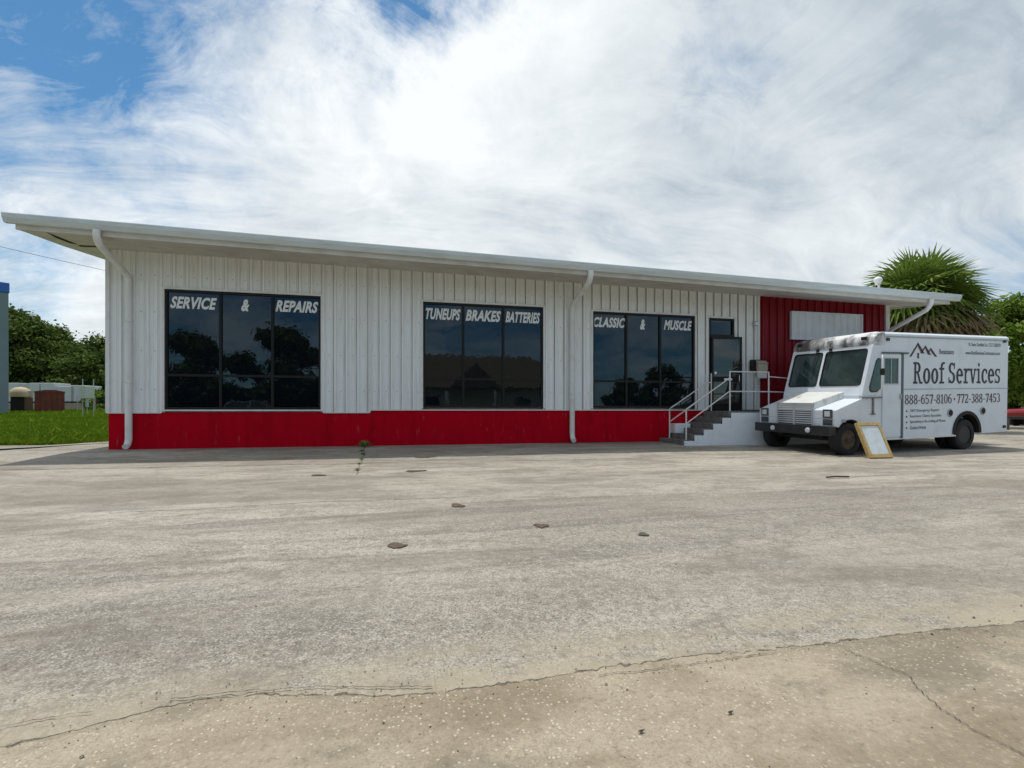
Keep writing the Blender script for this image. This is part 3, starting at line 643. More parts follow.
mb = MB().prism([(-.006, 2.79), (-.006, 2.85), (.05, 2.90), (WD-.05, 2.90), (WD+.006, 2.85), (WD+.006, 2.79)], lambda a, b_, t: (t, a, b_), 1.08, 5.66); mb.build('roof', 'van', van, bevel=.015)
MB().box(1.12, 5.66, -.016, -.0065, 2.775, 2.80).build('drip_rail', 'grey', van)
# front roof cap, weathered
cp = [(.70, 2.58), (.685, 2.66), (.72, 2.78), (.82, 2.87), (.98, 2.91), (1.08, 2.91), (1.08, 2.58)]
def capfn(a, b_, t): return (a, t, b_)
mb = MB(); o = 0; nst = 15
for i in range(nst):
    t = i/(nst-1); y = -.008+t*(WD+.016); e_ = min(t, 1-t); k = 1-.10*max(0, (1-e_/.08))**2 if e_ < .08 else 1
    for a, b_ in cp: mb.v.append((1.08-(1.08-a)*k, y, 2.58+(b_-2.58)*k))
n = len(cp)
for i in range(nst-1):
    for j in range(n): mb.f.append((i*n+j, i*n+(j+1) % n, (i+1)*n+(j+1) % n, (i+1)*n+j))
mb.f.append(tuple(range(n))); mb.f.append(tuple((nst-1)*n+j for j in range(n)))
mb.build('roof_cap', 'vandirty', van, smooth=35)
def ws(y, z, off=0):                             # point on the slanted windscreen plane
    t = (z-1.40)/(2.56-1.40); return (.36+.34*t-off, y, z+off*.28)
# front wall under and round the two windscreens
mb = MB()
def wsbox(mb, y0, y1, z0, z1, d0, d1):
    mb.hexa([ws(y0, z0, d0), ws(y1, z0, d0), ws(y1, z0, d1), ws(y0, z0, d1)], [ws(y0, z1, d0), ws(y1, z1, d0), ws(y1, z1, d1), ws(y0, z1, d1)])
wsbox(mb, .04, WD-.04, 1.38, 1.64, -.03, .0); wsbox(mb, .04, WD-.04, 2.50, 2.60, -.03, .0)
wsbox(mb, .04, .10, 1.64, 2.50, -.03, .0); wsbox(mb, WD-.10, WD-.04, 1.64, 2.50, -.03, .0); wsbox(mb, 1.17, 1.26, 1.64, 2.50, -.03, .002)
mb.box(.33, .37, .04, WD-.04, .95, 1.41); mb.build('cab_front', 'van', van, bevel=.006)
for y0, y1 in ((.10, 1.17), (1.26, WD-.10)):
    mb = MB(); wsbox(mb, y0-.01, y1+.01, 1.63, 2.51, -.025, -.012); g = mb.build('windscreen', 'vanglass', van)
    pts = []; rr = .07                           # rubber seal with rounded corners
    for cy, cz, a0 in ((y1-rr, 2.50-rr, 0), (y0+rr, 2.50-rr, 90), (y0+rr, 1.64+rr, 180), (y1-rr, 1.64+rr, 270)):
        pts += [ws(cy+rr*math.cos(R(a)), cz+rr*math.sin(R(a)), .003) for a in np.linspace(a0, a0+90, 5)]
    MB().tube(pts+[pts[0]], .013, 6).build('seal', 'black', g)
    for q in ((y0, 2.50, 1, -1), (y1, 2.50, -1, -1), (y0, 1.64, 1, 1), (y1, 1.64, -1, 1)):   # rounded white corners
        y, z, sy_, sz_ = q; cc = [(y, z)]+[(y+sy_*rr*(1-math.cos(R(a))), z+sz_*rr*(1-math.sin(R(a)))) for a in np.linspace(0, 90, 6)]
        mb = MB().add([ws(a, b_, -.006) for a, b_ in cc], [(0, i, i+1) for i in range(1, 6)]); mb.build('corner', 'van', g, recalc=False)
for y in (1.05, 1.42):
    mb = MB().tube([ws(y, 2.56, .0), ws(y, 2.56, .05), ws(y+.02, 2.47, .035), ws(y+.03, 2.05, .02)], .012, 6); mb.box(ws(y, 2.56)[0]-.05, ws(y, 2.56)[0]+.0, y-.03, y+.03, 2.53, 2.59)
    mb.build('wiper', 'black', van)
# hood: raised centre over two lower fenders
mb = MB(); y0f, y1f, y0b, y1b = .58, 1.62, .42, 1.78
mb.hexa([(-.47, y0f, 1.05), (-.47, y1f, 1.05), (.36, y1b, 1.28), (.36, y0b, 1.28)], [(-.47, y0f+.02, 1.235), (-.47, y1f-.02, 1.235), (.36, y1b-.02, 1.50), (.36, y0b+.02, 1.50)])
mb.build('hood', 'hood', van, bevel=.02)
for a, b_ in ((.02, .60), (1.60, WD-.02)):
    mb = MB().hexa([(-.455, a, .86), (-.455, b_, .86), (.36, b_, .86), (.36, a, .86)], [(-.455, a, 1.075), (-.455, b_, 1.075), (.36, b_, 1.335), (.36, a, 1.335)])
    mb.hexa([(-.455, a, .70), (-.455, b_, .70), (-.41, b_, .70), (-.41, a, .70)], [(-.455, a, .86), (-.455, b_, .86), (-.41, b_, .86), (-.41, a, .86)])
    mb.build('fender', 'van', van, bevel=.015)
# grille
mb = MB().box(-.45, -.42, .58, 1.60, .70, 1.235); gr = mb.build('grille', 'seam', van)
mb = MB()
for y0, y1 in ((.60, 1.07), (1.12, 1.58)):
    for k in range(9):
        z = .735+k*.052; mb.hexa([(-.475, y0, z), (-.475, y1, z), (-.45, y1, z+.006), (-.45, y0, z+.006)], [(-.47, y0, z+.027), (-.47, y1, z+.027), (-.45, y1, z+.03), (-.45, y0, z+.03)])
mb.box(-.478, -.45, 1.07, 1.12, .70, 1.22).box(-.478, -.45, .57, .60, .70, 1.235).box(-.478, -.45, 1.58, 1.61, .70, 1.235).box(-.478, -.45, .60, 1.58, 1.20, 1.235)
mb.build('slats', mat('grille_grey', (.42, .45, .49), .4), gr)
for ya, yb in ((.07, .31), (WD-.31, WD-.07)):
    mb = MB().box(-.475, -.455, ya, yb, .885, 1.09); mb.box(-.472, -.455, ya, yb, .725, .86); h = mb.build('headlight', M['seam'], van, bevel=.006)
    MB().box(-.483, -.475, ya+.05, yb-.05, .925, 1.045).build('lamp_lens', 'lens', h, bevel=.01)
    MB().box(-.479, -.472, ya+.025, yb-.025, .75, .835).build('turn_lens', M['seam'], h, bevel=.004)
# bumper
mb = MB().hexa([(-.66, -.02, .49), (-.66, WD-.05, .49), (-.60, WD-.05, .49), (-.60, -.02, .49)], [(-.66, -.02, .715), (-.66, WD-.05, .715), (-.60, WD-.05, .715), (-.60, -.02, .715)])
mb.box(-.60, -.36, .35, .45, .52, .60).box(-.60, -.36, WD-.45, WD-.35, .52, .60).box(-.60, -.46, -.018, .02, .50, .70); bp = mb.build('bumper', 'bumper', van, bevel=.01)
for y in (.54, 1.56): MB().lathe([(.04, -.685), (.058, -.68), (.062, -.66)], (0, y, .60), 'x', 18).build('fog_lamp', 'lens', bp, smooth=40)
# chassis
mb = MB().box(-.3, 5.5, .45, .60, .40, .54).box(-.3, 5.5, WD-.60, WD-.45, .40, .54).box(-.08, .08, .2, WD-.2, .33, .45).box(3.93, 4.13, .2, WD-.2, .32, .50).box(.5, 2.0, .7, 1.4, .36, .55).box(-.35, .33, .5, 1.7, .55, .72).box(2.6, 3.5, 1.3, 1.7, .28, .42)
mb.box(3.5, 4.56, .60, .64, .3, .98).box(3.5, 4.56, .3, WD-.3, .93, .98).box(-.40, .48, .60, .64, .5, .85).box(-.40, .48, .05, .6, .83, .855); mb.build('chassis', 'under', van)
def flare(name, cx, cz, r0, r1, a0, a1, ya, yb, m):
    mb = MB(); q = list(np.linspace(a0, a1, 25))
    for a in q:
        c_, s_ = math.cos(R(a)), math.sin(R(a)); mb.v += [(cx+r0*c_, ya, cz+r0*s_), (cx+r1*c_, ya, cz+r1*s_), (cx+r1*c_, yb, cz+r1*s_), (cx+r0*c_, yb, cz+r0*s_)]
    for i in range(24):
        for k in range(4): mb.f.append((i*4+k, i*4+(k+1) % 4, i*4+4+(k+1) % 4, i*4+4+k))
    mb.f += [(0, 1, 2, 3), (96, 97, 98, 99)]; return mb.build(name, m, van)
flare('wheel_arch', 4.03, .42, .465, .545, -3, 183, -.02, .25, 'under'); flare('wheel_arch', 0, .40, .425, .455, 5, 140, -.006, .25, 'under')
def wheel(x, y, z, inner, dz_rim, rimm):
    r, wdt = .39, .23; s_ = 1 if not inner else -1
    prof_ = [(.235, .0), (.25, -.004), (.33, -.006), (.375, .012), (r, .04), (r, wdt-.04), (.375, wdt-.012), (.33, wdt), (.235, wdt)]
    pr = [(a, b_ if s_ > 0 else -b_) for a, b_ in prof_]
    t = MB().lathe(pr, (x, y, z), 'y', 36, False).build('wheel', 'tyre', van, smooth=40)
    rp_ = [(.24, .015), (.225, .02), (.205, dz_rim*.4+.03), (.19, dz_rim), (.12, dz_rim), (.11, dz_rim-.04), (.06, dz_rim-.05), (.05, dz_rim-.07)]
    MB().lathe([(a, (b_ if s_ > 0 else -b_)) for a, b_ in rp_], (x, y, z), 'y', 28).build('rim', rimm, t, smooth=40)
    for k in range(6 if not inner else 0):
        a = k*math.pi/3; yy = dz_rim-.012; MB().lathe([(.022, yy-.012), (.022, yy+.02)], (x+.155*math.cos(a), y, z+.155*math.sin(a)), 'y', 10).build('bolt_hole', 'under', t)
    return t
wheel(0, .03, .39, 0, .05, 'rim'); wheel(0, WD-.03, .39, 1, .05, 'rim')
wheel(4.03, .03, .36, 0, .11, 'rimdark'); wheel(4.03, WD-.03, .36, 1, .11, 'rimdark')
MB().lathe([(.2, .29), (.37, .29), (.39, .32), (.39, .49), (.37, .52), (.2, .52)], (4.03, 0, .36), 'y', 32).build('inner_tyre', 'tyre', van, smooth=40)
MB().lathe([(.2, WD-.52), (.37, WD-.52), (.39, WD-.49), (.39, WD-.32), (.37, WD-.29), (.2, WD-.29)], (4.03, 0, .36), 'y', 32).build('inner_tyre', 'tyre', van, smooth=40)
# cab door and windows on the near side
tri = [(.60, 1.50), (.585, 1.60), (.80, 2.21), (.86, 2.27), (.93, 2.27), (.95, 2.23), (.95, 1.56), (.90, 1.48), (.66, 1.47)]
q = MB().prism(tri, side_fn, -.012, -.001).build('quarter_window', 'black', van); MB().prism([(.775+(a-.775)*.88, 1.87+(b_-1.87)*.92) for a, b_ in tri], side_fn, -.016, -.012).build('pane', 'vanglass', q)
mb = MB().box(1.0, 1.61, -.022, -.002, .40, 1.655).box(1.0, 1.61, -.022, -.002, 2.28, 2.36).box(1.0, 1.04, -.022, -.002, 1.655, 2.28).box(1.52, 1.61, -.022, -.002, 1.655, 2.28)
dr = mb.build('door', 'van', van, bevel=.004)
MB().box(1.04, 1.52, -.012, -.003, 1.655, 2.28).build('pane', 'vanglass', dr)
mb = MB().box(1.265, 1.29, -.024, -.012, 1.655, 2.28).box(1.04, 1.52, -.026, -.012, 1.655, 1.68).box(1.04, 1.52, -.026, -.012, 2.26, 2.28).box(1.04, 1.06, -.026, -.012, 1.68, 2.26).box(1.50, 1.52, -.026, -.012, 1.68, 2.26); mb.build('window_frame', 'grey', dr)
MB().box(1.625, 1.70, -.020, -.002, .36, 2.38).build('door_post', mat('post_grey', (.085, .11, .14), .5), van)
MB().box(1.612, 1.624, -.006, -.0015, .38, 2.36).build('door_gap', 'seam', van)
MB().box(.98, 1.86, -.034, -.003, 2.385, 2.415).build('door_track', 'seam', van)
MB().box(.62, 3.6, -.015, -.002, .335, .37).build('sill', 'trim', van)
MB().box(1.56, 1.60, -.05, -.022, 1.30, 1.42).build('handle', 'grey', dr)
MB().box(1.70, 5.66, -.006, -.0015, 1.525, 1.545).build('body_seam', mat('seam_grey', (.33, .37, .42), .5), van)
mb = MB().box(.34, .96, -.045, -.004, 1.335, 1.365).box(.68, .72, -.03, -.003, .95, 1.335).box(.62, .78, -.025, -.003, .95, .975); mb.build('mirror_bracket', mat('bracket_grey', (.22, .23, .25), .6, (.14, .10, .08), 6), van)
mr = MB().tube([(.98, -.03, 2.34), (.72, -.20, 2.32), (.68, -.24, 2.22), (.66, -.24, 1.55), (.70, -.03, 1.40)], .012, 8).build('mirror_arm', 'trim', van, smooth=60)
MB().box(.65, .69, -.30, -.19, 1.86, 2.02).build('mirror', 'black', mr, bevel=.02)
for x, z in ((3.39, .93), (4.64, .955)):
    MB().lathe([(.0, -.02), (.09, -.018), (.11, -.002)], (x, 0, z), 'y', 20).build('side_vent', M['grey'], van); MB().lathe([(.075, -.024), (.075, -.019)], (x, 0, z), 'y', 18).build('vent_hole', 'under', van)
for x, z in ((1.17, 2.715), (5.47, 2.765), (5.51, .52), (-.22, .83)):
    MB().box(x-.05, x+.05, -.03, -.002, z-.035, z+.035).build('marker_lamp', 'black' if x > 0 else 'grey', van, bevel=.008)
for y in (.22, 1.1, 1.98):
    MB().box(.69, .76, y-.07, y+.07, 2.715, 2.79).build('marker_lamp', 'black' if y != 1.1 else 'grey', van, bevel=.012)
MB().box(5.645, 5.80, .02, WD-.02, .42, .72).build('rear_bumper', 'black', van, bevel=.01)
# lettering on the van
def ell(cx, cy, rx, ry, tx, ty_, a0, a1, n=22):
    o_ = [(cx+rx*math.cos(R(a)), cy+ry*math.sin(R(a))) for a in np.linspace(a0, a1, n)]; i_ = [(cx+(rx-tx)*math.cos(R(a)), cy+(ry-ty_)*math.sin(R(a))) for a in np.linspace(a0, a1, n)]
    return [[o_[k], o_[k+1], i_[k+1], i_[k]] for k in range(n-1)]
def bar(x0, y0, x1, y1): return [[(x0, y0), (x1, y0), (x1, y1), (x0, y1)]]
def lin(x0, y0, x1, y1, w_): return [[(x0-w_/2, y0), (x0+w_/2, y0), (x1+w_/2, y1), (x1-w_/2, y1)]]
T_, H_ = .155, .095
def esS(k): return [[(x, y*k) for x, y in p] for p in ell(.25, .74, .24, .26, T_, H_, 35, 270)+ell(.25, .275, .25, .275, T_, H_, -150, 90)+bar(.41, .70, .47, .99)+bar(.01, .01, .07, .30)]
G = {
 'R': (.66, bar(.08, 0, .21, 1)+bar(0, 0, .31, H_)+bar(0, 1-H_, .21, 1)+bar(.21, 1-H_, .28, 1)+bar(.21, .48, .28, .48+H_)+ell(.28, .74, .24, .26, T_, H_, -90, 90)+lin(.33, .49, .52, 0, .13)+bar(.46, 0, .66, H_)),
 'o': (.54, ell(.26, .36, .26, .37, T_, H_, 0, 360, 30)), 'f': (.38, bar(.11, 0, .235, .85)+bar(.01, 0, .36, H_)+bar(0, .65, .36, .65+H_)+ell(.32, .83, .21, .19, T_, H_, 55, 180)),
 'S': (.54, esS(1)), 's': (.46, [[(x*.86, y) for x, y in p] for p in esS(.73)]), 'e': (.52, ell(.26, .36, .26, .37, T_, H_, 0, 315, 28)+bar(.1, .34, .50, .34+H_)),
 'r': (.42, bar(.09, 0, .215, .72)+bar(0, 0, .33, H_)+bar(0, .72-H_, .215, .72)+ell(.35, .50, .20, .23, .11, .10, 40, 180)), 'v': (.52, lin(.10, .72, .26, 0, .13)+lin(.43, .72, .27, 0, .09)+bar(0, .72-H_, .22, .72)+bar(.33, .72-H_, .53, .72)),
 'i': (.33, bar(.09, 0, .215, .72)+bar(0, 0, .31, H_)+bar(0, .72-H_, .215, .72)+ell(.155, .91, .075, .085, .075, .085, 0, 360)), 'c': (.47, ell(.26, .36, .26, .37, T_, H_, 45, 320, 26)+bar(.37, .47, .45, .68)), ' ': (.22, []),
 '8': (.56, ell(.27, .26, .27, .27, .13, .08, 0, 360, 28)+ell(.27, .75, .235, .255, .12, .08, 0, 360, 28)), '6': (.56, ell(.27, .32, .27, .33, .13, .08, 0, 360, 28)+ell(.38, .45, .38, .55, .13, .08, 80, 180)),
 '0': (.56, ell(.27, .5, .27, .51, .13, .08, 0, 360, 30)), '1': (.44, bar(.15, 0, .29, 1)+bar(.02, 0, .42, .07)+bar(.03, .82, .15, .9)), '7': (.54, bar(.02, .86, .52, 1)+lin(.45, .88, .22, 0, .14)+bar(.02, .74, .08, .88)),
 '5': (.54, bar(.05, .87, .47, 1)+bar(.05, .5, .13, .87)+ell(.24, .32, .27, .33, .13, .08, -150, 130)), '2': (.54, ell(.26, .72, .25, .28, .13, .08, -20, 170)+lin(.44, .66, .08, .10, .13)+bar(.02, 0, .5, .12)+bar(.44, .1, .5, .24)),
 '3': (.54, ell(.25, .75, .24, .25, .13, .08, -90, 150)+ell(.25, .27, .27, .28, .13, .08, -150, 90)), '4': (.56, bar(.3, 0, .43, 1)+bar(.02, .24, .54, .34)+lin(.33, 1, .06, .3, .09)+bar(.2, 0, .52, .06)), '-': (.36, bar(.04, .34, .30, .44)), '*': (.66, ell(.33, .45, .11, .12, .11, .12, 0, 360))}
def serif_text(txt, m, x0, x1, z0, z1):
    polys = []; cx = 0
    for ch in txt:
        wd_, ps = G[ch]; polys += [[(x+cx, y) for x, y in p] for p in ps]; cx += wd_+.045
    cx -= .045; mb = MB()
    for k, p in enumerate(polys):
        yy = -.004-.00002*(k % 40); mb.add([(x0+x/cx*(x1-x0), yy, z0+y*(z1-z0)) for x, y in p], [tuple(range(len(p)))])
    return mb.build('lettering', m, van, recalc=False)
serif_text('Roof Services', 'navy', 2.05, 5.33, 1.665, 2.19)
serif_text('888-657-8106*772-388-7453', 'maroon', 1.77, 5.33, 1.17, 1.40)
vf = lambda x, z: (x, -.004, z)
lettering('FL State Certified Lic. CCC1328370', 'navy', van, vf, 4.06, 5.31, 2.615, 2.70, 0, .006)
lettering('www.RoofServicesContractors.com', 'navy', van, vf, 3.94, 5.30, 2.40, 2.49, 0, .008)
lettering('Renaissance', 'maroon', van, vf, 2.97, 3.50, 2.395, 2.52, 0, .006)
for t_, x1, z in (('24/7 Emergency Repairs', 3.05, 1.005), ('Insurance Claims Specialist', 3.13, .87), ('Specializing in Re-roofing all Phases', 3.28, .735), ('Gutters/Vents', 2.58, .60)):
    lettering(t_, 'navy', van, vf, 1.96, x1-.06, z-.04, z+.045, 0, .004); MB().lathe([(.022, -.0065), (.022, -.004)], (1.84, 0, z), 'y', 10).build('bullet_mark', 'navy', van)
mb = MB(); lg = -.005; LX = -.06                            # mountain-roof emblem
def chev(x0, z0, xp, zp, x1, z1, wv, wb):
    x0 += LX; xp += LX; x1 += LX; mb.add([(x0, lg, z0), (x0+wv, lg, z0), (xp, lg, zp-wv*.95), (xp, lg, zp)], [(0, 1, 2, 3)]); mb.add([(xp, lg, zp), (xp, lg, zp-wb), (x1-wb*.9, lg, z1), (x1, lg, z1)], [(0, 1, 2, 3)])
chev(1.97, 2.32, 2.27, 2.67, 2.50, 2.40, .07, .12); chev(2.34, 2.41, 2.53, 2.60, 2.73, 2.37, .06, .10); chev(2.57, 2.40, 2.72, 2.545, 2.95, 2.33, .05, .09)
mb.add([(2.185, lg, 2.28), (2.245, lg, 2.28), (2.245, lg, 2.41), (2.185, lg, 2.41)], [(0, 1, 2, 3)]); mb.build('emblem', 'maroon', van, recalc=False)

# ------------------------------------------------------------ A-frame sign by the front wheel
sg = thing('sign_board', 'wood framed white board leaning against the front wheel of the white van', 'sign', (16.46, -4.24, gz(16.8, -4.24)+.010))
def sp_(a, h, dep): lean = .42; a = a*.88; h = h*1.08; return (a, lean*h-dep*.93, .93*h+dep*.37)
def sbox(mb, a0, a1, h0, h1, d0, d1):
    mb.hexa([sp_(a0, h0, d0), sp_(a1, h0, d0), sp_(a1, h0, d1), sp_(a0, h0, d1)], [sp_(a0, h1, d0), sp_(a1, h1, d0), sp_(a1, h1, d1), sp_(a0, h1, d1)])
mb = MB(); sbox(mb, 0, .06, 0, .76, -.03, .06); sbox(mb, .625, .69, 0, .76, -.03, .06); sbox(mb, .06, .625, 0, .075, -.03, .06); sbox(mb, .06, .625, .69, .76, -.03, .06); mb.build('frame', 'wood', sg, bevel=.004)
mb = MB(); sbox(mb, .085, .62, .08, .685, -.01, .045); mb.build('board', 'board', sg)
mb = MB(); sbox(mb, .0605, .083, .08, .685, .0, .03); mb.build('shadow_gap', 'under', sg)

# ------------------------------------------------------------ vegetation
def leaf_cloud(centers, radii, n, size, flat=.8, seed=0, sprays=1):
    r = np.random.default_rng(seed); V = []; k = len(centers); per = np.array([q**2 for q in radii]); per = np.maximum(1, (per/per.sum()*n)).astype(int); out = []
    for c, rad, m_ in zip(centers, radii, per):
        d_ = r.normal(size=(m_, 3)); d_ /= np.linalg.norm(d_, axis=1)[:, None]
        rr = rad*(r.random(m_)**.42)*(1+.18*r.normal(size=m_)); p = np.array(c)+d_*rr[:, None]*np.array([1, 1, flat])
        nrm = d_*.6+r.normal(size=(m_, 3))*.6+np.array([0, 0, .35]); nrm /= np.linalg.norm(nrm, axis=1)[:, None]
        t1 = np.cross(nrm, r.normal(size=(m_, 3))); t1 /= np.linalg.norm(t1, axis=1)[:, None]; t2 = np.cross(nrm, t1)
        s_ = size*(.6+.8*r.random(m_))[:, None]
        out.append(np.stack([p-t1*s_*.5, p+t2*s_*.32, p+t1*s_*.6, p-t2*s_*.32], 1))
    q = np.concatenate(out); return q.reshape(-1, 3)
def quadmesh(name, v, m, parent):
    n = len(v)//4; me = bpy.data.meshes.new(name); me.vertices.add(len(v)); me.vertices.foreach_set('co', v.astype(np.float32).ravel())
    me.loops.add(n*4); me.loops.foreach_set('vertex_index', np.arange(n*4, dtype=np.int32)); me.polygons.add(n); me.polygons.foreach_set('loop_start', np.arange(0, n*4, 4, dtype=np.int32))
    me.update(calc_edges=True); me.validate(); me.materials.append(M[m]); o = bpy.data.objects.new(name, me); C.objects.link(o); o.parent = parent; return o
def tree(name, label, cat, loc, h, cr, leafm, n=14000, size=.3, trunk_h=.35, seed=1, group=None, clumps=34, low=.28, tr=.22):
    t = thing(name, label, cat, loc, 0, group); r = random.Random(seed); cs = []; rs = []; mb = MB()
    mb.tube([(0, 0, -.3), (.05*cr*.2, 0, h*trunk_h*.5), (0, .04, h*trunk_h), (.1, .05, h*.62)], [tr*1.35, tr, tr*.85, tr*.4], 9)
    for i in range(clumps):
        a = r.uniform(0, 6.283); zz = r.uniform(low, .97); wid = math.sin(math.pi*min(1, (zz-low+.12)/(1.12-low)))**.7; q = cr*wid*math.sqrt(r.uniform(.1, 1))*.86
        c = (q*math.cos(a), q*math.sin(a), h*zz*.93); cs.append(c); rs.append(cr*r.uniform(.20, .36))
        if i % 3 == 0: mb.tube([(0, 0, h*trunk_h*r.uniform(.7, 1.1)), (c[0]*.5, c[1]*.5, (h*trunk_h+c[2])*.52), c], [tr*.5, tr*.3, tr*.1], 6)
    quadmesh('crown', leaf_cloud(cs, rs, n, size, .75, seed), leafm, t); mb.build('trunk', 'bark', t, smooth=60); return t
# oaks beyond the lawn, left
specs = [(14, 58, 11.9, 5.6, 3), (46, 62, 11.0, 5.5, 5), (80, 68, 9.2, 5.0, 9), (104, 58, 8.9, 5.0, 12), (130, 60, 9.6, 5.5, 15), (-12, 56, 12.5, 6.0, 18)]
names = ['tallest dark oak beyond the lawn, next to the grey building', 'broad dark oak behind the rusty container', 'lower oak in the gap of the tree line, behind the white box trailers', 'dark oak behind the utility cabinet, nearest the shop corner', 'dark oak hidden behind the left end of the shop', 'dark oak behind the grey building at the left edge']
for (px, dp, h, cr, sd_), nm in zip(specs, names):
    tree('oak_tree', nm, 'tree', at(px, dp, .72), h, cr, 'leaf_oak', 22000, .36, .25, sd_, 'oaks beyond the lawn', 44, .12, .3)
# hedge-like undergrowth under the oaks
for i, px in enumerate((22, 58, 96, 112)):
    t = tree('shrub', ['dark undergrowth beneath the tallest oak, beside the grey building', 'dark undergrowth behind the rusty container', 'green shrub at the foot of the shop corner behind the utility cabinet', 'dark shrub hidden behind the shop corner'][i], 'shrub', at(px, (64, 66, 48, 50)[i], .72), (4, 4, 1.9, 2.5)[i], (4.5, 4.5, 1.3, 2.0)[i], 'leaf_oak' if i != 2 else 'leaf_bright', 3500, .32, .2, 40+i, None, 14, .1, .08)
# right side: broadleaf tree, dark bushes behind the van
tree('broadleaf_tree', 'light green broadleaf tree rising behind the rear end of the van', 'tree', at(1040, 24, 0), 6.9, 2.9, 'leaf_bright', 16000, .24, .3, 21, None, 40, .30, .16)
bl = ['dense green bush behind the rear corner of the van', 'tall green bush at the right edge behind the red car', 'bush behind the middle of the van, mostly hidden by it', 'green bush further behind the palm, hidden by the van']
for i, (px, dp, h, cr) in enumerate(((1008, 31, 4.4, 2.0), (1036, 34, 5.0, 2.6), (985, 33, 4.8, 2.2), (945, 36, 5, 2.5))):
    tree('bush', bl[i], 'bush', at(px, dp, 0), h, cr, 'leaf_bush', 11000, .20, .2, 60+i, 'bushes behind the van', 24, .05, .08)
# sabal palm
def palm(loc, h, R_, label):
    t = thing('palm_tree', label, 'palm', loc); r = random.Random(4); fr = MB(); de = MB(); mb = MB()
    def fan(mbx, az, el, plen, flen, droop, n=24):
        u = Vector((math.cos(az)*math.cos(el), math.sin(az)*math.cos(el), math.sin(el))); sd2 = Vector((-math.sin(az), math.cos(az), 0)); up = u.cross(sd2)*-1; up = -up if up.z < 0 else up
        o_ = Vector((0, 0, h-(.25 if mbx is de else 0))); tip = o_+u*plen-Vector((0, 0, droop*.3)); mbx.tube([o_, o_+u*plen*.55+Vector((0, 0, .05)), tip], [.02, .016, .012], 4, cap=False)
        roll = r.uniform(-.6, .6); s2 = sd2*math.cos(roll)+up*math.sin(roll); u2 = (u-Vector((0, 0, droop*.35))).normalized(); nn = u2.cross(s2).normalized()
        for k in range(n):
            a = -2.0+4.0*k/(n-1); l = flen*(.72+.28*math.cos(a*.75))*r.uniform(.88, 1.06); dv = (u2*math.cos(a)+s2*math.sin(a)).normalized(); wv = nn.cross(dv).normalized()*(.044)
            m1 = tip+dv*l*.55+nn*.06*abs(a); e2 = tip+dv*l+nn*.04*abs(a)-Vector((0, 0, droop*.32+.10*r.random()))*(l/1.0)
            o2 = len(mbx.v); mbx.v += [tuple(tip-wv*.3), tuple(tip+wv*.3), tuple(m1+wv*1.1), tuple(m1-wv*1.1), tuple(e2)]; mbx.f += [(o2, o2+1, o2+2, o2+3), (o2+3, o2+2, o2+4)]
    for i in range(84):
        el = math.asin(max(-.2, min(.99, 1-1.18*(i+.5)/84))); fan(fr, i*2.39996+r.uniform(-.2, .2), el+r.uniform(-.1, .1), R_*.44*r.uniform(.6, 1.15), R_*.62*r.uniform(.75, 1.1), .25+.5*(1-math.sin(max(el, 0))))
    for i in range(80): fan(de, i*2.39996+.7, r.uniform(-1.3, -.12), R_*.5*r.uniform(.7, 1.1), R_*.56, .8, 20)
    fr.build('crown', 'palm', t, recalc=False); de.build('dead_fronds', 'palmdead', t, recalc=False)
    tk = MB().tube([(0, 0, -.3), (.05, 0, h*.5), (0, 0, h)], [.24, .2, .23], 12)
    for k in range(16):
        z = h*.35+k*.17; a = k*1.3; tk.tube([(.2*math.cos(a), .2*math.sin(a), z), (.34*math.cos(a), .34*math.sin(a), z+.25)], [.05, .02], 5)
    tk.build('trunk', 'bark', t, smooth=50); return t
palm(at(920, 21.5, 0), 5.55, 2.85, 'bushy cabbage palm with a skirt of dead fronds behind the right end of the shop')
# grass
def grass():
    r = np.random.default_rng(3); out = []
    n = 60000; dep = 12.5+36*r.random(n)**1.7; px = r.random(n)*150-25
    X = CAMP.x+VD.x*dep+VR.x*(px-512)/500*dep; Y = CAMP.y+VD.y*dep+VR.y*(px-512)/500*dep
    for x, y, q in zip(X, Y, dep):
        if x > lot_edge_left(min(y, 2.4))-.42+.25*math.sin(y*2.3) or (x > -.5 and y > 0): continue
        z = gz(x, y)-.03; hgt = r.uniform(.04, .13)*(1+.02*q)*(1.8 if r.random() < .03 else 1); wv = .010+.0011*q; a = r.uniform(0, 6.283); lx, ly = r.normal(size=2)*hgt*.45
        cx, sx = math.cos(a)*wv, math.sin(a)*wv
        out.append([(x-cx, y-sx, z), (x+cx, y+sx, z), (x+lx*.5+cx*.7, y+ly*.5+sx*.7, z+hgt*.6), (x+lx, y+ly, z+hgt)])
    o = quadmesh('grass', np.array(out).reshape(-1, 3), 'grass', None); tag(o, 'mown green lawn left of the shop', 'grass', kind='stuff')
grass()
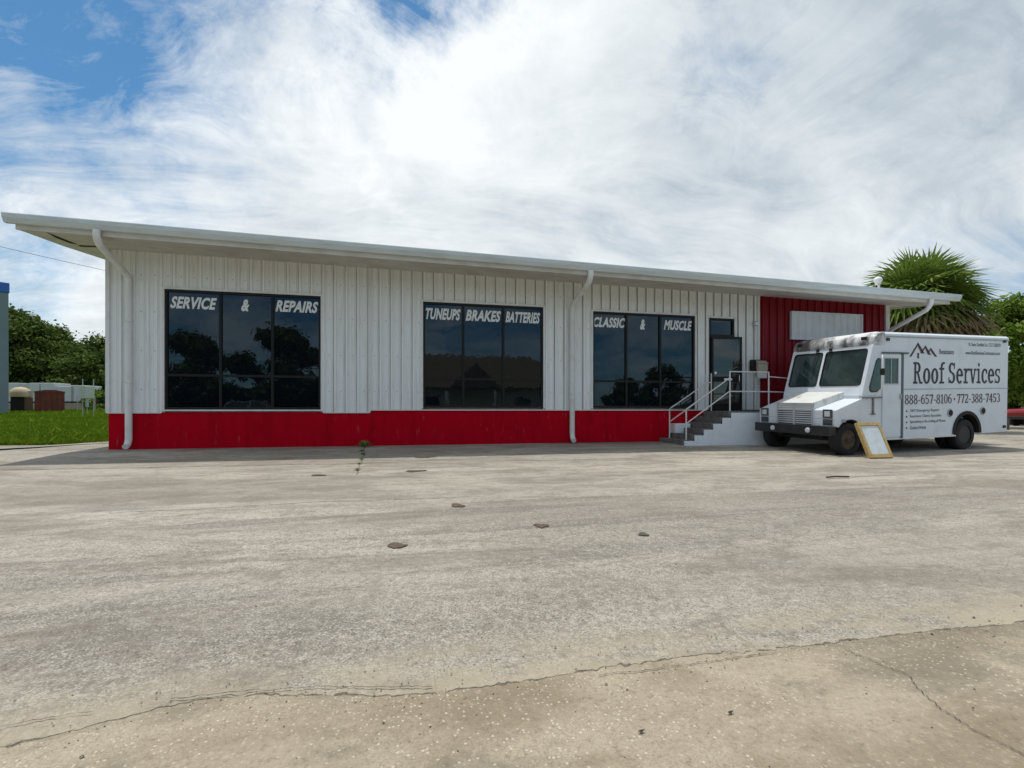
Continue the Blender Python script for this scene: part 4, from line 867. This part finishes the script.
# weeds in the crack
def weed(x, y, s_, label, seed):
    r = random.Random(seed); mb = MB()
    for k in range(46):
        a = r.uniform(0, 6.283); l = s_*r.uniform(.5, 1.1); e_ = r.uniform(.25, 1.2); d_ = Vector((math.cos(a)*math.cos(e_), math.sin(a)*math.cos(e_), math.sin(e_))); p = Vector((r.gauss(0, s_*.22), r.gauss(0, s_*.25), 0)); wv = Vector((-math.sin(a), math.cos(a), 0))*s_*.09
        mb.add([p-wv*.3, p+wv*.3, p+d_*l*.6+wv, p+d_*l-Vector((0, 0, l*.15)), p+d_*l*.6-wv], [(0, 1, 2, 3, 4)])
    o = mb.build('weed', 'weed', None, recalc=False, loc=(x, y, gz(x, y)+.012)); return tag(o, label, 'weed', 'weeds in the paving crack')
weed(5.64, -.32, .20, 'largest weed tuft, in the crack at the foot of the red base', 1)
for i, (x, y, s_) in enumerate(((5.65, -1.3, .07), (5.71, -1.9, .075), (5.74, -2.7, .06), (5.75, -3.4, .05), (5.77, -4.2, .06))):
    weed(x, y, s_, ['small weed in the crack, next after the largest tuft', 'small weed in the crack just past the eave shadow', 'small weed halfway along the sunlit crack', 'sparse weed near the outer end of the crack', 'last small weed at the outer end of the crack'][i], 10+i)
# dirt clumps and leaves on the lot
def clump(px_xy, rx, ry, h, label, seed, m='dirt', name='dirt_clump', cat='dirt'):
    r = random.Random(seed); x, y = px_xy; mb = MB(); n = 16; rings = [(1, 0), (.75, .5), (.4, .9)]
    for q, hh_ in rings:
        for k in range(n):
            a = 2*math.pi*k/n; jj = 1+.16*math.sin(a*3+seed)+.14*math.sin(a*2+1+seed)+r.uniform(-.22, .22); mb.v.append((rx*q*jj*math.cos(a), ry*q*jj*math.sin(a), .001+h*hh_*r.uniform(.7, 1.2)))
    mb.v.append((0, 0, h))
    for i in range(2):
        for k in range(n): mb.f.append((i*n+k, i*n+(k+1) % n, (i+1)*n+(k+1) % n, (i+1)*n+k))
    for k in range(n): mb.f.append((2*n+k, 2*n+(k+1) % n, 3*n))
    o = mb.build(name, m, None, loc=(x, y, gz(x, y)+.013), recalc=False); return tag(o, label, cat)
clump((7.80, -8.55), .065, .085, .003, 'dark brown dirt clump in front of the middle window, right of the other clumps', 1)
clump((6.45, -8.95), .07, .085, .003, 'brown dirt clump nearest the camera', 2)
clump((7.125, -7.42), .075, .10, .003, 'brown dirt clump farthest from the camera, towards the middle window', 3)
clump((8.6, -9.05), .05, .05, .003, 'small faint grey brown clump right of the dark brown one', 4, 'crackmat')
clump((7.0, -2.55), .20, .13, .005, 'thin mossy dirt patch just outside the eave shadow, right of the weed crack', 6, 'dirt')
clump((6.75, -4.45), .16, .12, .005, 'thin mossy dirt patch right of the outer end of the weed crack', 7, 'dirt')
clump((5.2, -4.65), .12, .10, .004, 'thin mossy dirt patch left of the outer end of the weed crack', 8, 'dirt')
rg = random.Random(11); mb = MB()
for k in range(900):
    x = rg.uniform(3.5, 11.5); y = front_edge(x)+rg.gauss(0, .12) if k < 560 else rg.uniform(-11.9, -8.5); q = rg.uniform(.0015, .0045)*(1.8 if rg.random() < .06 else 1); z = gz(x, y)+(.004 if y > front_edge(x) else -.004)+q*.5
    a = rg.uniform(0, 3.14); c_, s_ = math.cos(a)*q, math.sin(a)*q
    mb.add([(x+c_*1.3, y+s_*1.3, z), (x-s_, y+c_, z), (x-c_*1.2, y-s_*1.2, z), (x+s_, y-c_, z), (x, y, z+q*.8), (x, y, z-q*.6)], [(0, 1, 4), (1, 2, 4), (2, 3, 4), (3, 0, 4), (1, 0, 5), (2, 1, 5), (3, 2, 5), (0, 3, 5)])
tag(mb.build('grit', mat('loose_grit', (.30, .26, .21), .9, (.10, .085, .07), 60, .45, .55), None), 'loose grit and pebbles scattered along the pavement joint', 'grit', kind='stuff')
for i, (px, py, dp) in enumerate(((730, 707, 1.88), (641, 726, 1.77))):
    p = at(px, dp); z = gz(p.x, p.y); o = MB().add([(-.014, -.004, .004), (0, -.008, .001), (.016, .0, .006), (.0, .007, .001)], [(0, 1, 2, 3)]).build('dead_leaf', 'litter', None, loc=(p.x, p.y, z+.002), recalc=False)
    tag(o, ['dark dead leaf on the concrete, farther right of the two', 'dark dead leaf on the concrete, nearer the middle of the photo'][i], 'leaf', 'dead leaves on the concrete')
p = at(940, 7.0); o = MB().tube([(-.2, 0, .02), (0, .02, .025), (.22, -.01, .02)], .012, 6).build('twig', 'litter', None, loc=(13.25, -6.55, gz(13.25, -6.55)+.012)); tag(o, 'dark twig lying on the lot in front of the van', 'twig')

# ------------------------------------------------------------ left background
t = thing('grey_building', 'tall grey panel building with blue top trim cut by the left edge', 'building', at(8.6, 36, .70), -HEAD+R(52))
MB().box(-9, 0, 0, 5, 0, 8.62).build('wall', 'bldgrey', t); MB().box(-9.05, .05, -.06, 5.06, 8.62, 9.35).build('trim_band', 'blue', t, bevel=.05)
t = thing('metal_container', 'rusty red brown metal container standing on the lawn', 'container', at(50, 40, .74), -HEAD+R(42))
t.scale = (.78, .78, 1.0)
mb = MB().box(-1.15, 1.12, 0, 1.6, .1, 1.62)
for k in range(6): mb.box(-1.1+k*.42, -1.02+k*.42, -.05, 0, .12, 1.58)
mb.box(-1.2, 1.16, -.06, 1.66, 1.56, 1.66); mb.build('body', 'dumprust', t); mb = MB().prism([(-1.15, 1.66), (-.3, 1.78), (.4, 1.78), (1.12, 1.66)], lambda a, b_, q: (a, q, b_), .0, 1.6); mb.build('lid', 'dumprust', t)
mb = MB().box(-1.1, -.8, .1, 1.5, -.02, .1).box(.8, 1.1, .1, 1.5, -.02, .1); mb.build('skid', 'under', t)
t = thing('storage_tank', 'tan domed tank on a dark base left of the rusty container', 'tank', at(20.5, 41, .74), -HEAD+R(44)); t.scale = (.78, .78, 1)
MB().box(-.75, .3, 0, 1.1, -.05, 1.25).build('base', 'under', t); MB().box(.3, .95, .05, 1.1, -.05, 1.22).build('panel', mat('brown_board', (.16, .10, .06), .8), t)
MB().lathe([(.85, 1.25), (.88, 1.55), (.75, 1.85), (.45, 2.02), (.0, 2.08)], (.0, .55, 0), 'z', 24).build('dome', 'tan', t, smooth=60)
MB().box(.55, .95, -.05, .3, 1.3, 1.75).build('meter_box', 'beige', t)
t = thing('utility_cabinet', 'pale grey utility cabinet mounted between two metal posts on the lawn', 'cabinet', at(88, 32, .78), -HEAD+R(40)); t.scale = (.8, .8, 1)
for x in (-.32, .34): MB().tube([(x, .0, -.3), (x, .0, 2.1)], .035, 8).build('post', 'grey', t, smooth=60)
MB().box(-.52, .40, -.28, -.04, .85, 1.66).build('box', mat('cabinet_grey', (.42, .45, .42), .5), t, bevel=.015); MB().box(-.20, .38, -.30, -.282, .88, 1.63).build('door', mat('cabinet_door', (.46, .50, .46), .5), t, bevel=.01)
MB().box(-.16, .06, -.22, -.05, .32, .85).build('conduit_box', 'grey', t); MB().tube([(-.05, -.12, -.1), (-.05, -.12, .4)], .03, 8).build('conduit', 'grey', t)
# parked trailers and a low wall in the distance
for i, (px, wd_, h) in enumerate(((66, 1.6, 1.35), (78, 1.5, 1.45), (34, 1.0, 1.7), (47, 1.3, 1.7), (12, 1.2, 1.7))):
    t = thing('box_trailer', ['white box trailer right behind the rusty container', 'white box trailer next to the utility cabinet', 'white trailer showing above the tan tank', 'white trailer showing above the rusty container', 'white trailer beside the grey building'][i], 'trailer', at(px, 50, .78), -HEAD, 'white trailers parked behind the lawn')
    MB().box(-wd_/2, wd_/2, 0, 2, .98, h+1.15).build('body', mat('trailer_white', (.50, .53, .56), .5), t, bevel=.04); MB().box(-wd_/2, wd_/2, .1, 1.9, .78, .98).build('chassis', 'under', t)
    for x in (-.3, .3): MB().lathe([(.4, -.05), (.45, 0), (.45, .12), (.4, .16)], (x*wd_, .1, .42), 'y', 14).build('wheel', 'tyre', t)
t = MB().box(-9, 7, 0, .2, -.1, .85).build('low_wall', mat('pink_wall', (.34, .27, .24), .8), None, loc=at(60, 49, .76)); t.rotation_euler = (0, 0, -HEAD); tag(t, 'low dull pink wall at the far side of the lawn', 'wall')
t = thing('traffic_barrier', 'orange plastic barrier half hidden by the shop corner', 'barrier', at(101, 49, .9), -HEAD)
MB().prism([(-.35, 0), (.35, 0), (.2, .5), (.12, 1.35), (-.12, 1.35), (-.2, .5)], lambda a, b_, q: (q, a, b_), -.6, .9).build('body', 'orange', t, bevel=.03); MB().box(-.5, .8, -.36, .36, -.05, .04).build('base', 'under', t)
# wire fence posts
t = thing('wire_fence', 'thin wire fence with metal posts crossing the far lawn', 'fence', at(60, 43, .76), -HEAD)
for k in range(9): MB().tube([(-6+k*1.5, 0, -.1), (-6+k*1.5, 0, 1.35)], .03, 6).build('post', 'grey', t)
mb = MB()
for z in (.3, .65, 1.0, 1.3): mb.tube([(-6, 0, z), (6, 0, z)], .006, 4)
mb.build('wire', 'grey', t)
# ------------------------------------------------------------ right background
def car(name, label, loc, rz, paint, seed=0, suv=False):
    t = thing(name, label, 'car', loc, rz); H = 1.72 if suv else 1.46
    low = [(-2.2, .45), (-2.22, .8), (-2.1, .95), (-.95, 1.02), (1.6, 1.05), (2.15, .98), (2.2, .6), (2.15, .35)]+arc(1.35, .33, .36, 0, 180, 10)+arc(-1.4, .33, .36, 0, 180, 10)
    MB().prism(low, side_fn, -.86, .86).build('body', paint, t, bevel=.05, smooth=40)
    cab_ = [(-1.05, 1.0), (-.45, H-.08), (-.2, H), (1.3 if suv else .9, H), (1.55 if suv else 1.25, H-.1), (2.0 if suv else 1.75, 1.03)]
    mb = MB(); n = len(cab_)
    for y, sc in ((-.80, 0), (.80, 0)): mb.v += [(a, y*(1-.16*(b_-1.0)/(H-1.0)), b_) for a, b_ in cab_]
    mb.f += [tuple(range(n))[::-1], tuple(range(n, 2*n))]+[(i, (i+1) % n, n+(i+1) % n, n+i) for i in range(n)]; g = mb.build('cabin_glass', 'vanglass', t, bevel=.03)
    MB().box(-.35, 1.4 if suv else 1.0, -.66, .66, H-.02, H+.035).build('roof', paint, t, bevel=.03)
    mb = MB()
    for y in (-.79, .79):
        for a, b_ in (((-1.05, 1.0), (-.35, H)), ((.3, 1.02), (.3, H)), ((1.75 if not suv else 2.0, 1.03), (1.1 if not suv else 1.45, H))): mb.tube([(a[0], y*1.01, a[1]), (b_[0], y*.85, b_[1])], .04, 6)
    mb.build('pillar', paint, t)
    for x in (-1.4, 1.35):
        for y in (-.86, .66):
            q = MB().lathe([(.2, -.01), (.31, 0), (.33, .04), (.33, .17), (.31, .2), (.2, .21)], (x, y, .33), 'y', 22).build('wheel', 'tyre', t, smooth=40); MB().lathe([(.2, -.008), (.19, .03), (.05, .02)], (x, y, .33), 'y', 16).build('rim', 'grey', q)
    for y in (-.72, .72):
        MB().box(-2.23, -2.15, y-.13, y+.13, .68, .82).build('headlight', 'lens', t, bevel=.02); MB().box(2.14, 2.22, y-.12, y+.12, .72, .95).build('taillight', 'taillight', t, bevel=.02)
    MB().box(-2.27, -2.16, -.8, .8, .38, .55).build('bumper', 'black', t, bevel=.03); MB().box(2.14, 2.26, -.8, .8, .38, .55).build('bumper', 'black', t, bevel=.03)
    return t
car('parked_car', 'red car parked at the right edge beyond the van', at(1054, 28, .0), -HEAD+R(4), 'carred', suv=True)
# overhead cables
def cable(a, b_, sag, r_, label):
    a, b_ = Vector(a), Vector(b_); pts = [tuple(a.lerp(b_, t)-Vector((0, 0, sag*4*t*(1-t)))) for t in np.linspace(0, 1, 24)]
    tag(MB().tube(pts, r_, 5).build('overhead_cable', 'cable', None, smooth=80), label, 'cable')
def sky_pt(px, py, dep): p = at(px, dep); p.z = CAMP.z+(410.5-py)/500*dep; return p
cable(sky_pt(-120, 218, 40), sky_pt(190, 289, 46), .1, .018, 'thin overhead cable in the sky left of the shop')
cable(sky_pt(930, 305, 32), sky_pt(1140, 280, 30), .15, .035, 'upper thick overhead cable right of the palm')
cable(sky_pt(930, 314, 34), sky_pt(1140, 306, 34), .1, .018, 'lower thin overhead cable right of the palm')
# round light on the roof
t = thing('roof_light', 'small round white light fixture on the roof edge in front of the palm', 'light', at(878, 17.2, 4.72))
bpos = (0, 0, .62); MB().lathe([(.0, -.12), (.07, -.11), (.12, -.04), (.13, .03), (.10, .10), (.03, .13)], bpos, 'z', 20).build('globe', 'letter', t, smooth=60)
MB().tube([(.03, 0, .5), (.16, .1, .28), (.22, .1, -.1)], .04, 8).build('arm', 'trim', t, smooth=60)

# ------------------------------------------------------------ street side behind the camera (seen mirrored in the tinted windows)
t = thing('house', 'cream house with a brown shingle roof mirrored in the middle shop window', 'house', (14, -36, 0))
MB().box(-13, 9.8, -4, 4, -.2, 3.0).build('wall', 'housewall', t)
MB().add([(-13.6, -5, 2.9), (10.4, -5, 2.9), (10.4, 5.2, 2.9), (-13.6, 5.2, 2.9), (-8.5, 0, 6.3), (5.4, 0, 6.3)], [(3, 2, 1, 0), (0, 1, 5, 4), (1, 2, 5), (2, 3, 4, 5), (3, 0, 4)]).build('roof', 'houseroof', t)
MB().prism([(-4.2, 2.85), (4.2, 2.85), (0, 5.6)], lambda a, b_, q: (a*.55-1.0, q, (b_-2.85)*.8+2.85), 0.5, 6.2).build('gable', 'houseroof', t)
for x in (-9, -5.5, 3, 7): 
    q = MB().box(x, x+1.5, 4.0, 4.04, .8, 2.1).build('window', 'vanglass', t); MB().box(x-.08, x+1.58, 4.0, 4.02, .72, 2.18).build('frame', 'trim', q)
MB().box(-12.4, -10.2, 4.0, 4.05, 0, 2.15).build('door', 'trim', t)
for x in (-3.6, .6): MB().box(x, x+.18, 6.0, 6.15, -.1, 2.6).build('column', 'trim', t)
tt = tree('street_tree', 'round dark tree across the street mirrored in the left shop window', 'tree', (-13, -40, 0), 8.2, 4.4, 'leaf_oak', 9000, .5, .25, 77, 'trees across the street', 44, .04, .25)
for i, (x, y, sc, nm) in enumerate(((-5.5, -42, 1.15, 'taller dark tree across the street mirrored in the right pane of the left window'), (-22, -45, .8, 'small dark tree at the far end of the street'), (39, -44, .8, 'dark tree across the street mirrored in the right shop window'), (47, -42, .95, 'dark tree across the street mirrored in the glass door'), (58, -45, .8, 'far dark tree across the street'), (31, -40, .45, 'low bushy tree mirrored in the lower right shop window'), (35, -47, .62, 'middle sized tree mirrored behind the low bushy one'), (27.5, -46, .4, 'smallest tree beside the mirrored house'), (-1, -52, .7, 'tree mirrored low between the taller ones in the left window'))):
    dup(tt, (x, y, 0), i*1.3, nm, 'trees across the street', sc)
car('parked_car', 'silver car on the street mirrored in the left shop window', (-2.5, -22, -.29), R(175), 'carsilver', suv=True)
car('parked_car', 'dark car on the street mirrored in the right shop window', (24, -23, -.29), R(8), 'carblack')
